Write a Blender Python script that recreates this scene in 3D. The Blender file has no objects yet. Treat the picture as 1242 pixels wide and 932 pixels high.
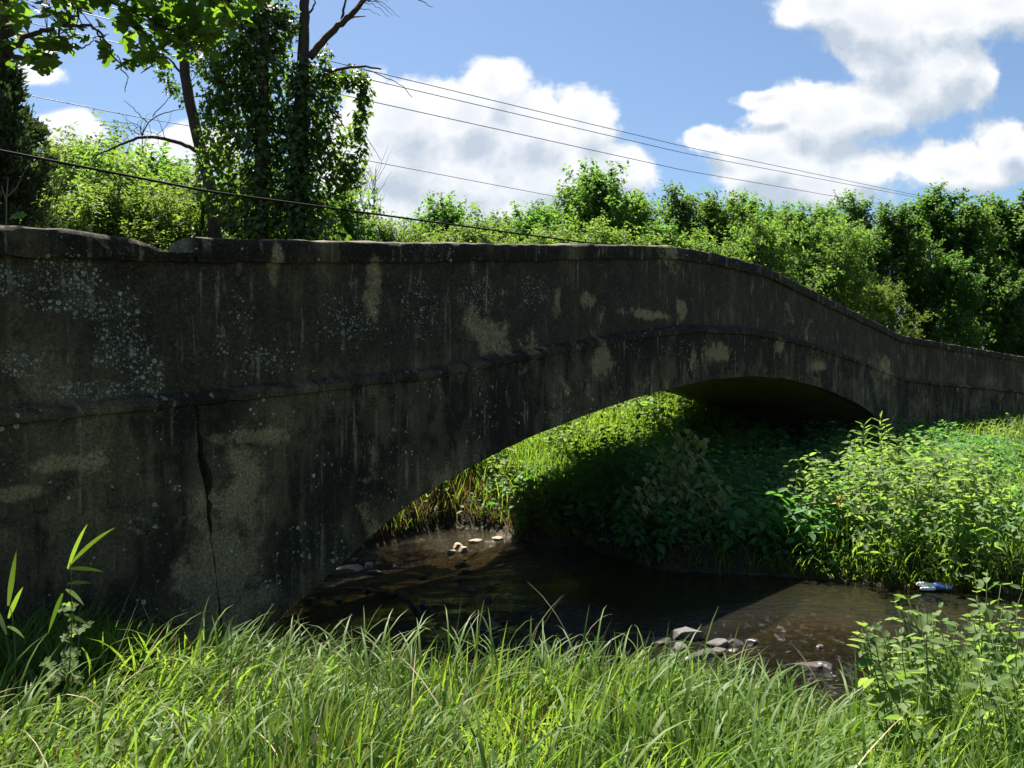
import bpy, math, random
import numpy as np
R = math.radians
scene = bpy.context.scene
col = scene.collection
rng = np.random.default_rng(7)

# ------------------------------------------------------------------ layout
CAMZ = 2.2                       # eye height above the pool
F = 1035.0                       # focal length in photo pixels
C0 = np.array([3.75, 13.4])      # crown of the bridge face, plan
DS = np.array([.616, .788])      # along the bridge
DN = np.array([-.788, .616])     # across the bridge, away from the camera
W = 3.75                          # bridge width


def at(px, py, Y):
    return np.array([(px - 621) / F * Y, Y, CAMZ + (453 - py) / F * Y])


def sn(X, Y):
    dx, dy = np.asarray(X) - C0[0], np.asarray(Y) - C0[1]
    return dx * DS[0] + dy * DS[1], dx * DN[0] + dy * DN[1]


def xy(s, n):
    s, n = np.asarray(s, float), np.asarray(n, float)
    return C0[0] + s * DS[0] + n * DN[0], C0[1] + s * DS[1] + n * DN[1]


def flare(s):
    return -.208 * np.maximum(0, np.asarray(s) - 9.6)


def sstep(a, b, x):
    t = np.clip((np.asarray(x, float) - a) / (b - a), 0, 1)
    return t * t * (3 - 2 * t)


def smooth_interp(s, ks, kz, w=.35):
    return (np.interp(s - w, ks, kz) + np.interp(s, ks, kz) * 2 + np.interp(s + w, ks, kz)) / 4


TOP = [(-30, .3), (-18, .6), (-10.8, .854), (-9.6, .93), (-6.3, 1.285), (-4.88, 1.45), (-2.6, 1.71), (-1, 1.765), (.6, 1.765),
       (1.4, 1.70), (3.6, 1.49), (6.3, 1.24), (9.6, .93), (17.1, .52), (24, .15), (40, -.3)]
LED = [(-30, -.8), (-18, -.55), (-10.8, -.245), (-9.6, -.17), (-7.5, -.02), (-6.35, .13), (-4.88, .324), (-2.94, .55), (-1.72, .65), (0, .68),
       (1.26, .63), (3.6, .47), (6.3, .2), (9.6, -.16), (17.1, -.55), (24, -.85), (40, -1.2)]
INT = [(-9.75, -3.0), (-9.45, -2.2), (-9.2, -1.88), (-8.89, -1.75), (-8.58, -1.61), (-8.24, -1.46), (-7.88, -1.285), (-7.49, -1.12), (-6.95, -.95),
       (-6.34, -.785), (-5.65, -.635), (-4.87, -.50), (-3.98, -.36), (-2.94, -.225), (-1.46, -.09), (0, -.045)]
INT = INT + [(-a, b) for a, b in INT[-2::-1]]


def prof(K, s, w=.35):
    k = np.array(K)
    return smooth_interp(np.asarray(s, float), k[:, 0], k[:, 1], w) + CAMZ


def top_z(s): return prof(TOP, s, .22)
def led_z(s): return prof(LED, s, .3)
def int_z(s): return prof(INT, s, .12)


# ------------------------------------------------------------------ noise
def _hash(ix, iy, iz):
    h = (ix * 374761393 + iy * 668265263 + iz * 2147483647 + 1013904223).astype(np.int64) & 0xffffffff
    h = ((h ^ (h >> 13)) * 1274126177) & 0xffffffff
    h = ((h ^ (h >> 15)) * 2246822519) & 0xffffffff
    return ((h ^ (h >> 16)) & 0xffff) / 65535.0


def vnoise(x, y, z=0.0, freq=1.0):
    x, y, z = np.broadcast_arrays(np.asarray(x, float) * freq, np.asarray(y, float) * freq, np.asarray(z, float) * freq)
    i = [np.floor(a).astype(np.int64) for a in (x, y, z)]
    f = [a - b for a, b in zip((x, y, z), i)]
    f = [a * a * (3 - 2 * a) for a in f]
    out = 0
    for a in (0, 1):
        for b in (0, 1):
            for c in (0, 1):
                w = (f[0] if a else 1 - f[0]) * (f[1] if b else 1 - f[1]) * (f[2] if c else 1 - f[2])
                out = out + w * _hash(i[0] + a, i[1] + b, i[2] + c)
    return out * 2 - 1


def fbm(x, y, z=0.0, freq=1.0, octs=3):
    o, a = 0, 1.0
    for k in range(octs):
        o = o + a * vnoise(x, y, z, freq * 2 ** k)
        a *= .5
    return o / 1.75


# ------------------------------------------------------------------ stream plan
FAR = np.array([(22, 1), (14, 4.6), (9, 6.7), (6, 8.0), (4.44, 8.7), (3.06, 9.3), (1.6, 9.6), (1.05, 10.7), (.35, 12.1), (-.3, 13.3), (-1.1, 14.0), (-2.6, 13.9), (-5, 15.6), (-9, 17.5), (-16, 20), (-30, 24)])
NEAR = np.array([(-30, 19), (-16, 15.6), (-10, 14), (-8, 12.9), (-6.7, 11.2), (-6.3, 9.6), (-2.1, 6.05), (-1.7, 5.6), (-.5, 5.3), (1, 5.2), (1.8, 4.75), (2.6, 4.65), (4.5, 4.6), (8, 3.2), (14, .6), (22, -4)])
POLY = np.vstack([FAR, NEAR])


def dist_line(X, Y, L):
    d = np.full(np.shape(X), 1e9)
    for (ax, ay), (bx, by) in zip(L[:-1], L[1:]):
        vx, vy = bx - ax, by - ay
        t = np.clip(((X - ax) * vx + (Y - ay) * vy) / (vx * vx + vy * vy), 0, 1)
        d = np.minimum(d, np.hypot(X - ax - t * vx, Y - ay - t * vy))
    return d


def inside(X, Y):
    r = np.zeros(np.shape(X), bool)
    n = len(POLY)
    for i in range(n):
        ax, ay = POLY[i]
        bx, by = POLY[(i + 1) % n]
        c = (ay > Y) != (by > Y)
        with np.errstate(divide='ignore', invalid='ignore'):
            xx = (bx - ax) * (Y - ay) / ((by - ay) if by != ay else 1e-9) + ax
        r ^= c & (X < xx)
    return r


def stream(X, Y):
    """signed distance outside the water, and distance to far / near shore"""
    X, Y = np.asarray(X, float), np.asarray(Y, float)
    wob = .13 * fbm(X, Y, 3.3, 1.3, 2)
    df, dn = dist_line(X, Y, FAR), dist_line(X, Y, NEAR)
    d = np.minimum(df, dn)
    return np.where(inside(X, Y), -d, d) + wob, df, dn


def water_z(X, Y):
    s, n = sn(X, Y)
    return -(.16 * np.clip(n - .5, 0, 4.4) * sstep(.3, 1.3, n)) * sstep(-1.0, -4.0, s)


def road_n(s):
    return W / 2 - .018 * np.maximum(0, np.asarray(s) - 12) ** 1.9 - .01 * np.maximum(0, -np.asarray(s) - 16) ** 1.8 * 0


def ground_z(X, Y):
    X, Y = np.asarray(X, float), np.asarray(Y, float)
    sd, df, dn = stream(X, Y)
    s, n = sn(X, Y)
    w = water_z(X, Y)
    nn = n - flare(s)
    k = sstep(-1.5, 1.5, dn - df)          # 1 = far bank
    near = (.50 + .04 * np.minimum(sd, 6)) * sstep(-.05, 1.3, sd)
    near = near + .12 * sstep(-.3, -1.4, X) * sstep(3.7, 2.9, Y) + .25 * sstep(2.0, 4.5, X) * sstep(.6, 2.0, sd)
    far = .24 * sstep(-.05, .32, sd) + .03 * np.clip(sd, 0, 12) + .02 * np.clip(sd - 12, 0, 40)
    behind = .35 * sstep(-.05, .5, sd) + .12 * np.clip(sd, 0, 8) + .02 * np.clip(sd - 8, 0, 40)
    kb = sstep(W - 1.5, W + .5, n)
    far = far * (1 - kb) + behind * kb
    h = near * (1 - k) + far * k
    h = np.where(k < .5, np.where(n > W, h + .7 * sstep(.3, 3, sd), h), h)
    bed = -.16 * sstep(0, .9, -sd) - .05
    z = w + np.where(sd > 0, h, bed * sstep(0, .25, -sd))
    z = z + (.035 * fbm(X, Y, 0, 1.1, 3) + .012 * vnoise(X, Y, 5, 6)) * np.where(sd > 0, 1, .7)
    # road embankment behind the wing walls
    dk = led_z(s) + .05
    rn = road_n(s)
    half = W / 2 - .22
    out = np.abs(s) > 9.45
    lo, hi = np.where(s > 9.6, np.minimum(flare(s) + .22, rn - half), rn - half), rn + half
    core = out & (n > lo) & (n < hi)
    dd = np.maximum(np.maximum(lo - n, n - hi), 0)
    slope = dk - .45 * dd
    far_s = (s < -18.2) | (s > 24)
    z = np.where(core, np.maximum(z, dk), z)
    z = np.where(far_s, np.maximum(z, np.where(dd > 0, slope, dk)), z)
    z = np.where(out & (n > hi), np.maximum(z, slope), z)
    z = np.where((np.abs(s) > 9.3) & (n > .15) & (n < W - .15) & (np.abs(s) < 9.75), np.maximum(z, led_z(s) - .15), z)
    return z


# ------------------------------------------------------------------ mesh helpers
def tag(o, label=None, cat=None, group=None, kind=None):
    for k, v in (('label', label), ('category', cat), ('group', group), ('kind', kind)):
        if v:
            o[k] = v
    return o


def empty(name, loc=(0, 0, 0), rz=0.0):
    o = bpy.data.objects.new(name, None)
    o.location = [float(a) for a in loc]
    o.rotation_euler = (0, 0, rz)
    o.empty_display_size = .1
    col.objects.link(o)
    return o


def build(name, chunks, mat, parent=None, smooth=False, sharp=None, loc=None, attrs=None):
    """chunks: list of (V, [face arrays]) joined into ONE mesh object"""
    Vs, sizes, loops, off = [], [], [], 0
    for V, Fs in chunks:
        V = np.asarray(V, np.float32).reshape(-1, 3)
        for Fa in (Fs if isinstance(Fs, list) else [Fs]):
            Fa = np.asarray(Fa, np.int32)
            if Fa.size == 0:
                continue
            loops.append((Fa + off).ravel())
            sizes.append(np.full(len(Fa), Fa.shape[1], np.int32))
        Vs.append(V)
        off += len(V)
    V = np.concatenate(Vs)
    L = np.concatenate(loops)
    S = np.concatenate(sizes)
    me = bpy.data.meshes.new(name)
    me.vertices.add(len(V))
    me.vertices.foreach_set('co', V.ravel())
    me.loops.add(len(L))
    me.loops.foreach_set('vertex_index', L)
    me.polygons.add(len(S))
    st = np.zeros(len(S), np.int32)
    st[1:] = np.cumsum(S)[:-1]
    me.polygons.foreach_set('loop_start', st)
    me.polygons.foreach_set('use_smooth', np.full(len(S), smooth, bool))
    if attrs:
        for an, (ty, data) in attrs.items():
            a = me.attributes.new(an, ty, 'POINT')
            a.data.foreach_set('vector' if ty == 'FLOAT_VECTOR' else 'value', np.asarray(data, np.float32).ravel())
    me.update(calc_edges=True)
    me.validate()
    if sharp is not None:
        me.set_sharp_from_angle(angle=R(sharp))
    me.materials.append(mat)
    o = bpy.data.objects.new(name, me)
    if loc is not None:
        o.location = [float(a) for a in loc]
    col.objects.link(o)
    if parent is not None:
        o.parent = parent
    return o


def copy_thing(o, loc, rz=0.0, sc=1.0, label=None, group=None, cat=None):
    c = o.copy()
    col.objects.link(c)
    for ch in o.children:
        d = ch.copy()
        col.objects.link(d)
        d.parent = c
    c.location = [float(a) for a in loc]
    c.rotation_euler = (0, 0, rz)
    c.scale = (sc, sc, sc) if np.isscalar(sc) else sc
    if label:
        c['label'] = label
    if group:
        c['group'] = group
    if cat:
        c['category'] = cat
    return c


def unit(v):
    v = np.asarray(v, float)
    return v / np.maximum(np.linalg.norm(v, axis=-1, keepdims=True), 1e-9)


def tube(path, rad, sides=6, cap=True):
    P = np.asarray(path, float)
    k = len(P)
    rad = np.broadcast_to(np.asarray(rad, float), (k,))
    T = unit(np.gradient(P, axis=0))
    ref = np.array([0, 0, 1.0]) if abs(T[:, 2]).mean() < .8 else np.array([1.0, 0, 0])
    A = unit(np.cross(T, ref))
    B = np.cross(T, A)
    a = np.arange(sides) * 2 * math.pi / sides
    V = P[:, None] + rad[:, None, None] * (np.cos(a)[None, :, None] * A[:, None] + np.sin(a)[None, :, None] * B[:, None])
    V = V.reshape(-1, 3)
    i, j = np.meshgrid(np.arange(k - 1), np.arange(sides), indexing='ij')
    j2 = (j + 1) % sides
    Q = np.stack([i * sides + j, i * sides + j2, (i + 1) * sides + j2, (i + 1) * sides + j], -1).reshape(-1, 4)
    Fs = [Q]
    if cap:
        Fs.append(np.array([list(range(sides))[::-1], [(k - 1) * sides + q for q in range(sides)]]))
    return V, Fs


LEAF = {
    'diamond': (np.array([(0, 0, 0), (.45, .5, .06), (1, 0, -.04), (.45, -.5, .06)]), [np.array([[0, 1, 2, 3]])]),
    'oval': (np.array([(0, 0, 0), (.28, .46, .07), (.66, .38, .03), (1, 0, -.12), (.66, -.38, .03), (.28, -.46, .07)]),
             [np.array([[0, 1, 2, 3], [0, 3, 4, 5]])]),
    'lance': (np.array([(0, 0, 0), (.35, .5, .02), (.75, .3, -.1), (1, 0, -.25), (.75, -.3, -.1), (.35, -.5, .02)]),
              [np.array([[0, 1, 2, 3], [0, 3, 4, 5]])]),
}
_o = [(0, 0), (-.02, .26), (.10, .50), (.26, .32), (.40, .62), (.58, .50), (.56, .24), (.78, .26), (1.0, 0),
      (.78, -.26), (.56, -.24), (.58, -.50), (.40, -.62), (.26, -.32), (.10, -.50), (-.02, -.26)]
LEAF['lobed'] = (np.array([(.34, 0, -.03)] + [(a, b, .10 * abs(b) - .12 * max(0, a - .5)) for a, b in _o]),
                 [np.array([[0, k, k % 16 + 1] for k in range(1, 17)])])


def leaves(B, D, N, L, Wd, shape='diamond'):
    B, D, N = np.asarray(B, float), unit(D), np.asarray(N, float)
    S = unit(np.cross(D, N))
    N = np.cross(S, D)
    T, Fs = LEAF[shape]
    n, m = len(B), len(T)
    L = np.broadcast_to(np.asarray(L, float), (n,))[:, None, None]
    Wd = np.broadcast_to(np.asarray(Wd, float), (n,))[:, None, None]
    V = B[:, None] + D[:, None] * L * T[None, :, 0:1] + S[:, None] * Wd * T[None, :, 1:2] + N[:, None] * L * T[None, :, 2:3]
    o = (np.arange(n) * m)[:, None, None]
    return V.reshape(-1, 3), [(o + Fa[None]).reshape(-1, Fa.shape[1]) for Fa in Fs]


def blades(base, az, lean, curve, length, width, K=4, twist=None, r=rng):
    """curved tapering grass ribbons"""
    base = np.asarray(base, float)
    n = len(base)
    t = np.linspace(0, 1, K + 1)
    ang = lean[:, None] + curve[:, None] * t[None] ** 1.6          # from the vertical
    hd = np.stack([np.cos(az), np.sin(az), np.zeros(n)], -1)
    step = (length / K)[:, None]
    dx = np.sin(ang) * step
    dz = np.cos(ang) * step
    X = np.concatenate([np.zeros((n, 1)), np.cumsum(dx[:, :-1], 1)], 1)
    Z = np.concatenate([np.zeros((n, 1)), np.cumsum(dz[:, :-1], 1)], 1)
    P = base[:, None] + hd[:, None] * X[..., None]
    P[..., 2] += Z
    tw = (r.uniform(-.9, .9, n) if twist is None else twist)
    sa = az + math.pi / 2 + tw
    sd = np.stack([np.cos(sa), np.sin(sa), np.zeros(n)], -1)
    wp = np.array([.55, 1, .95, .62, 0.03]) if K == 4 else np.interp(t, [0, .25, .5, .75, 1], [.55, 1, .95, .62, .03])
    hw = (width / 2)[:, None] * wp[None]
    A = P + sd[:, None] * hw[..., None]
    Bq = P - sd[:, None] * hw[..., None]
    V = np.stack([A, Bq], 2).reshape(-1, 3)
    k = np.arange(K)
    q = np.stack([2 * k, 2 * k + 1, 2 * k + 3, 2 * k + 2], -1)
    Q = (np.arange(n)[:, None, None] * (2 * (K + 1)) + q[None]).reshape(-1, 4)
    return V, [Q]


# ------------------------------------------------------------------ materials
def new_mat(name):
    m = bpy.data.materials.new(name)
    m.use_nodes = True
    m.node_tree.nodes.clear()
    return m, m.node_tree


class NT:
    def __init__(s, nt):
        s.nt = nt

    def __call__(s, ty, ins=None, **kw):
        n = s.nt.nodes.new(ty)
        for k, v in kw.items():
            setattr(n, k, v)
        for k, v in (ins or {}).items():
            if isinstance(v, bpy.types.NodeSocket):
                s.nt.links.new(v, n.inputs[k])
            else:
                n.inputs[k].default_value = v
        return n

    def math(s, op, a, b=None, c=None, clamp=False):
        ins = {0: a}
        if b is not None:
            ins[1] = b
        if c is not None:
            ins[2] = c
        return s('ShaderNodeMath', ins, operation=op, use_clamp=clamp).outputs[0]

    def mapr(s, v, a, b, c=0.0, d=1.0, smooth=True):
        return s('ShaderNodeMapRange', {0: v, 1: a, 2: b, 3: c, 4: d}, interpolation_type='SMOOTHSTEP' if smooth else 'LINEAR').outputs[0]

    def mix(s, f, a, b, blend='MIX'):
        n = s('ShaderNodeMix', data_type='RGBA', blend_type=blend)
        for sock, v in ((n.inputs[0], f), (n.inputs[6], a), (n.inputs[7], b)):
            if isinstance(v, bpy.types.NodeSocket):
                s.nt.links.new(v, sock)
            elif sock.type == 'RGBA':
                sock.default_value = (*v, 1) if len(v) == 3 else v
            else:
                sock.default_value = v
        return n.outputs[2]

    def noise(s, vec, scale, detail=4.0, rough=.55, dist=0.0):
        n = s('ShaderNodeTexNoise', {'Vector': vec, 'Scale': scale, 'Detail': detail, 'Roughness': rough, 'Distortion': dist})
        return n.outputs['Fac']

    def ramp(s, f, stops):
        n = s('ShaderNodeValToRGB', {0: f})
        e = n.color_ramp.elements
        while len(e) < len(stops):
            e.new(.5)
        for el, (p, c) in zip(e, stops):
            el.position = p
            el.color = (*c, 1)
        return n.outputs[0]


def leaf_mat(name, cols, trans=.35, tcol=None, rough=.5, spec=.3, objvar=.0):
    m, nt = new_mat(name)
    N = NT(nt)
    g = N('ShaderNodeNewGeometry')
    c = N.ramp(g.outputs['Random Per Island'], [(i / (len(cols) - 1), k) for i, k in enumerate(cols)])
    if objvar:
        oi = N('ShaderNodeObjectInfo')
        hs = N('ShaderNodeHueSaturation', {'Hue': N.math('MULTIPLY_ADD', oi.outputs['Random'], .035 * objvar, .5 - .0175 * objvar),
                                           'Value': N.math('MULTIPLY_ADD', oi.outputs['Random'], .5 * objvar, 1 - .25 * objvar), 'Color': c})
        c = hs.outputs[0]
    p = N('ShaderNodeBsdfPrincipled', {'Base Color': c, 'Roughness': rough, 'Specular IOR Level': spec})
    tc = N.mix(1.0, c, tcol or (2.2, 2.4, .9), 'MULTIPLY')
    t = N('ShaderNodeBsdfTranslucent', {'Color': tc})
    mx = N('ShaderNodeMixShader', {0: trans, 1: p.outputs[0], 2: t.outputs[0]})
    o = N('ShaderNodeOutputMaterial', {0: mx.outputs[0]})
    return m


def bark_mat(name, a, b, scale=9):
    m, nt = new_mat(name)
    N = NT(nt)
    tc = N('ShaderNodeTexCoord').outputs['Object']
    mp = N('ShaderNodeMapping', {'Vector': tc, 'Scale': (1, 1, .25)}).outputs[0]
    f = N.noise(mp, scale, 6, .65)
    c = N.ramp(f, [(.3, a), (.7, b)])
    bp = N('ShaderNodeBump', {'Height': f, 'Strength': .6, 'Distance': .03})
    p = N('ShaderNodeBsdfPrincipled', {'Base Color': c, 'Roughness': .9, 'Normal': bp.outputs[0], 'Specular IOR Level': .2})
    N('ShaderNodeOutputMaterial', {0: p.outputs[0]})
    return m


def plain_mat(name, a, b=None, scale=12, rough=.8, spec=.3, bump=.3, dist=.01):
    m, nt = new_mat(name)
    N = NT(nt)
    tc = N('ShaderNodeTexCoord').outputs['Object']
    f = N.noise(tc, scale, 6, .6)
    c = N.ramp(f, [(.3, a), (.7, b or a)])
    bp = N('ShaderNodeBump', {'Height': f, 'Strength': bump, 'Distance': dist})
    p = N('ShaderNodeBsdfPrincipled', {'Base Color': c, 'Roughness': rough, 'Normal': bp.outputs[0], 'Specular IOR Level': spec})
    N('ShaderNodeOutputMaterial', {0: p.outputs[0]})
    return m


def concrete_mat():
    m, nt = new_mat('weathered_concrete')
    N = NT(nt)
    bc = N('ShaderNodeAttribute', attribute_name='bc').outputs['Vector']     # along, across, up in metres
    sep = N('ShaderNodeSeparateXYZ', {0: bc})
    s_, n_, z_ = sep.outputs
    big = N.noise(bc, .9, 5, .6)
    mid = N.noise(bc, 4.2, 6, .65)
    fine = N.noise(bc, 46, 7, .8)
    grit = N('ShaderNodeTexVoronoi', {'Vector': bc, 'Scale': 95.0, 'Randomness': 1.0})
    streak = N.noise(N('ShaderNodeMapping', {'Vector': bc, 'Scale': (2.6, 3, .5)}).outputs[0], 1.6, 6, .66, .6)
    drip = N.noise(N('ShaderNodeMapping', {'Vector': bc, 'Scale': (11, 9, .7)}).outputs[0], 1.3, 4, .6)
    warp = N.noise(bc, 2.1, 4, .6)
    base = N.ramp(N.math('ADD', N.math('MULTIPLY', mid, .6), N.math('MULTIPLY', warp, .4)),
                  [(.32, (.032, .026, .014)), (.43, (.085, .068, .036)), (.52, (.145, .117, .061)), (.60, (.215, .175, .092)), (.72, (.33, .27, .15))])
    # black algae crust, broad ragged runs
    alg = N.math('ADD', N.math('MULTIPLY', streak, .36), N.math('ADD', N.math('MULTIPLY', big, .46), N.math('ADD', N.math('MULTIPLY', mid, .42), N.math('MULTIPLY', fine, .20))))
    par = N.math('MULTIPLY', N.mapr(N.math('SUBTRACT', z_, N.math('MULTIPLY', N.math('ABSOLUTE', s_), -.02)), 2.1, 2.9), .07)
    algm = N.mapr(N.math('ADD', alg, par), .665, .775)
    c = N.mix(N.math('MULTIPLY', algm, .92), base, (.015, .012, .0075))
    # rubbed and leached tan patches
    tan = N.noise(N('ShaderNodeMapping', {'Vector': bc, 'Location': (7.3, 1, 2.2), 'Scale': (1.1, 1, 1.0)}).outputs[0], 1.5, 7, .66, .5)
    tanm = N.mapr(N.math('ADD', tan, N.math('MULTIPLY', fine, .14)), .67, .76)
    c = N.mix(N.math('MULTIPLY', tanm, .8), c, (.31, .245, .12))
    dripm = N.math('MULTIPLY', N.mapr(N.math('ADD', drip, N.math('MULTIPLY', mid, .45)), .80, .93), N.mapr(warp, .40, .58))
    c = N.mix(N.math('MULTIPLY', dripm, .6), c, (.33, .28, .18))

    # explicit worn places: (along, up, radius along, radius up)
    def patches(P, soft=.6, amp=1.5):
        acc = None
        wz_ = N('ShaderNodeTexNoise', {'Vector': bc, 'Scale': 4.2, 'Detail': 7.0, 'Roughness': .72})
        for (a_, u_, ra, ru) in P:
            v = N('ShaderNodeVectorMath', {0: bc, 1: (1 / ra, 0, 1 / ru), 2: (-a_ / ra, 0, -u_ / ru)}, operation='MULTIPLY_ADD').outputs[0]
            d = N.math('SUBTRACT', 1.0, N('ShaderNodeVectorMath', {0: v}, operation='LENGTH').outputs['Value'])
            acc = d if acc is None else N.math('MAXIMUM', acc, d)
        return N.mapr(N.math('ADD', acc, N.math('MULTIPLY_ADD', wz_.outputs['Fac'], amp * 2, -amp)), 0, soft)

    p1 = patches([(-6.35, 2.55, .35, .22), (-6.6, 2.7, .14, .22), (-3.2, 2.95, .7, .07), (-2.2, 3.1, .2, .16), (-4.4, 2.35, .3, .28), (-9.4, .75, .42, .8), (-9.22, 1.35, .2, .5), (-9.1, 1.74, .42, .08), (-5.2, 2.98, .12, .16), (-4.6, 3.05, .2, .1), (-7.9, 2.95, .12, .3), (3.2, 2.35, .5, .14), (-1.2, 2.5, .5, .2), (-9.2, 1.2, .14, .4),
                  (-10.4, 1.65, .3, .07), (-10.75, 1.5, .2, .06), (1.2, 2.65, .3, .18), (8.0, 2.3, .7, .3), (-8.9, 3.0, .08, .2)])
    c = N.mix(N.math('MULTIPLY', p1, N.math('MULTIPLY_ADD', mid, 1.2, .12), clamp=True), c, (.34, .265, .135))
    # mossy tint low down
    low = N.mapr(z_, 1.7, .3)
    c = N.mix(N.math('MULTIPLY', N.math('MULTIPLY', low, mid), .35), c, (.06, .068, .03))
    # lichen rosettes gathered in colonies
    colony = patches([(-10.4, 2.80, .36, .20), (-10.08, 2.38, .28, .24), (-10.78, 2.72, .2, .13), (-10.25, 2.10, .38, .09), (-10.05, 2.62, .12, .2), (-10.7, 2.25, .2, .1), (-10.3, 2.6, .5, .1), (-9.9, 2.2, .2, .2)], .6, .75)
    colony2 = patches([(-9.18, 2.65, .17, .28), (-9.35, 2.38, .10, .32), (-8.2, 2.62, .5, .35), (-7.3, 2.78, .4, .38), (-6.5, 2.95, .4, .38), (-5.6, 3.05, .5, .3), (-9.0, 2.3, .5, .2)], .8, .6)
    sparse = N.mapr(N.noise(bc, 1.9, 4, .6), .45, .7)
    dens = N.math('MAXIMUM', N.math('MULTIPLY', colony, 1.0), N.math('MAXIMUM', N.math('MULTIPLY', colony2, .6), N.math('MULTIPLY', sparse, .17)))

    def rosette(scale, rmin, rmax, seed, wz2):
        v = N('ShaderNodeTexVoronoi', {'Vector': N('ShaderNodeMapping', {'Vector': bc, 'Location': (seed, seed * .7, seed * 1.3), 'Scale': (1, .35, 1)}).outputs[0],
                                       'Scale': scale, 'Randomness': 1.0}, feature='F1')
        cc = N('ShaderNodeSeparateColor', {0: v.outputs['Color']})
        dd = N.math('ADD', v.outputs['Distance'], N.math('MULTIPLY_ADD', fine, .5, -.25))
        rad = N.math('MULTIPLY_ADD', N.math('POWER', cc.outputs[0], 1.8), rmax - rmin, rmin)
        on = N.math('LESS_THAN', cc.outputs[1], N.math('MULTIPLY', dens, wz2))
        disc = N.mapr(N.math('SUBTRACT', rad, dd), -.02, .07)
        ring = N.mapr(N.math('DIVIDE', dd, rad), .2, .85, .55, 1.0)
        return N.math('MULTIPLY', N.math('MULTIPLY', disc, on), N.math('MULTIPLY', ring, N.math('MULTIPLY_ADD', cc.outputs[2], .6, .4)))

    l1 = rosette(26, .16, .46, 1.7, .95)
    l2 = rosette(44, .16, .52, 4.1, 1.0)
    l3 = rosette(85, .10, .42, 9.3, .9)
    lic = N.math('MAXIMUM', N.math('MAXIMUM', l1, l2), N.math('MULTIPLY', l3, .8))
    c = N.mix(N.math('MULTIPLY', lic, .92), c, (.56, .61, .50))
    # soffit paler: less weathered concrete, lightened also in place of bounced light
    sof = N.math('MULTIPLY', N.mapr(n_, .03, .2), N.mapr(n_, W - .03, W - .2))
    sofm = N.math('MULTIPLY', sof, N.mapr(mid, .25, .6, .45, 1.0))
    c = N.mix(N.math('MULTIPLY', sofm, .8), c, (.25, .22, .14))
    gs = N('ShaderNodeSeparateColor', {0: grit.outputs['Color']}).outputs
    c = N.mix(N.math('MULTIPLY', N.mapr(gs[0], .80, .95), N.mapr(grit.outputs['Distance'], .45, .2)), c, N.mix(gs[1], (.02, .018, .014), (.26, .235, .17)))
    c = N.mix(.8, c, N.ramp(fine, [(.38, (.1, .1, .1)), (.5, (.46, .455, .44)), (.62, (.9, .88, .84))]), 'OVERLAY')
    h = N.math('ADD', N.math('MULTIPLY', mid, .6), N.math('ADD', N.math('MULTIPLY', fine, .28), N.math('MULTIPLY', lic, .10)))
    bp = N('ShaderNodeBump', {'Height': h, 'Strength': 1.0, 'Distance': .05})
    p = N('ShaderNodeBsdfPrincipled', {'Base Color': c, 'Roughness': .93, 'Normal': bp.outputs[0], 'Specular IOR Level': .2})
    N('ShaderNodeOutputMaterial', {0: p.outputs[0]})
    return m


def ground_mat():
    m, nt = new_mat('soil_and_stream_bed')
    N = NT(nt)
    pos = N('ShaderNodeTexCoord').outputs['Object']
    sd = N('ShaderNodeAttribute', attribute_name='sd').outputs['Fac']
    a, b = N.noise(pos, .8, 5), N.noise(pos, 14, 6, .65)
    dry = N.mix(N.mapr(a, .4, .62), (.055, .062, .022), (.075, .06, .035))
    dry = N.mix(N.mapr(b, .35, .7), dry, (.03, .028, .016))
    v = N('ShaderNodeTexVoronoi', {'Vector': pos, 'Scale': 13.0, 'Randomness': 1.0})
    rnd = N('ShaderNodeSeparateColor', {0: v.outputs['Color']})
    peb = N.ramp(rnd.outputs[0], [(0, (.05, .038, .022)), (.5, (.13, .095, .055)), (.85, (.19, .15, .10)), (1, (.30, .26, .20))])
    peb = N.mix(N.mapr(N.math('ADD', v.outputs['Distance'], N.math('MULTIPLY', rnd.outputs[1], .35)), .3, .75), peb, (.05, .037, .02))
    mud = N.mix(N.mapr(N.noise(pos, 1.7, 5), .48, .66), peb, (.10, .078, .045))
    rf = N('ShaderNodeAttribute', attribute_name='riffle').outputs['Fac']
    mud = N.mix(N.math('MULTIPLY', rf, .85), mud, N.mix(rnd.outputs[0], (.012, .012, .008), (.04, .035, .022)))  # bed darkened under the riffles in place of the water's dark reflections
    c = N.mix(N.mapr(sd, -.12, .03), mud, (.035, .027, .015))
    c = N.mix(N.mapr(sd, .1, .4), c, dry)
    h = N.math('ADD', N.math('MULTIPLY', v.outputs['Distance'], -.6), b)
    bp = N('ShaderNodeBump', {'Height': h, 'Strength': .7, 'Distance': .03})
    rg = N.mapr(sd, 0, .3, .75, .95)
    p = N('ShaderNodeBsdfPrincipled', {'Base Color': c, 'Roughness': rg, 'Normal': bp.outputs[0], 'Specular IOR Level': .12})
    N('ShaderNodeOutputMaterial', {0: p.outputs[0]})
    return m


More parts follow.
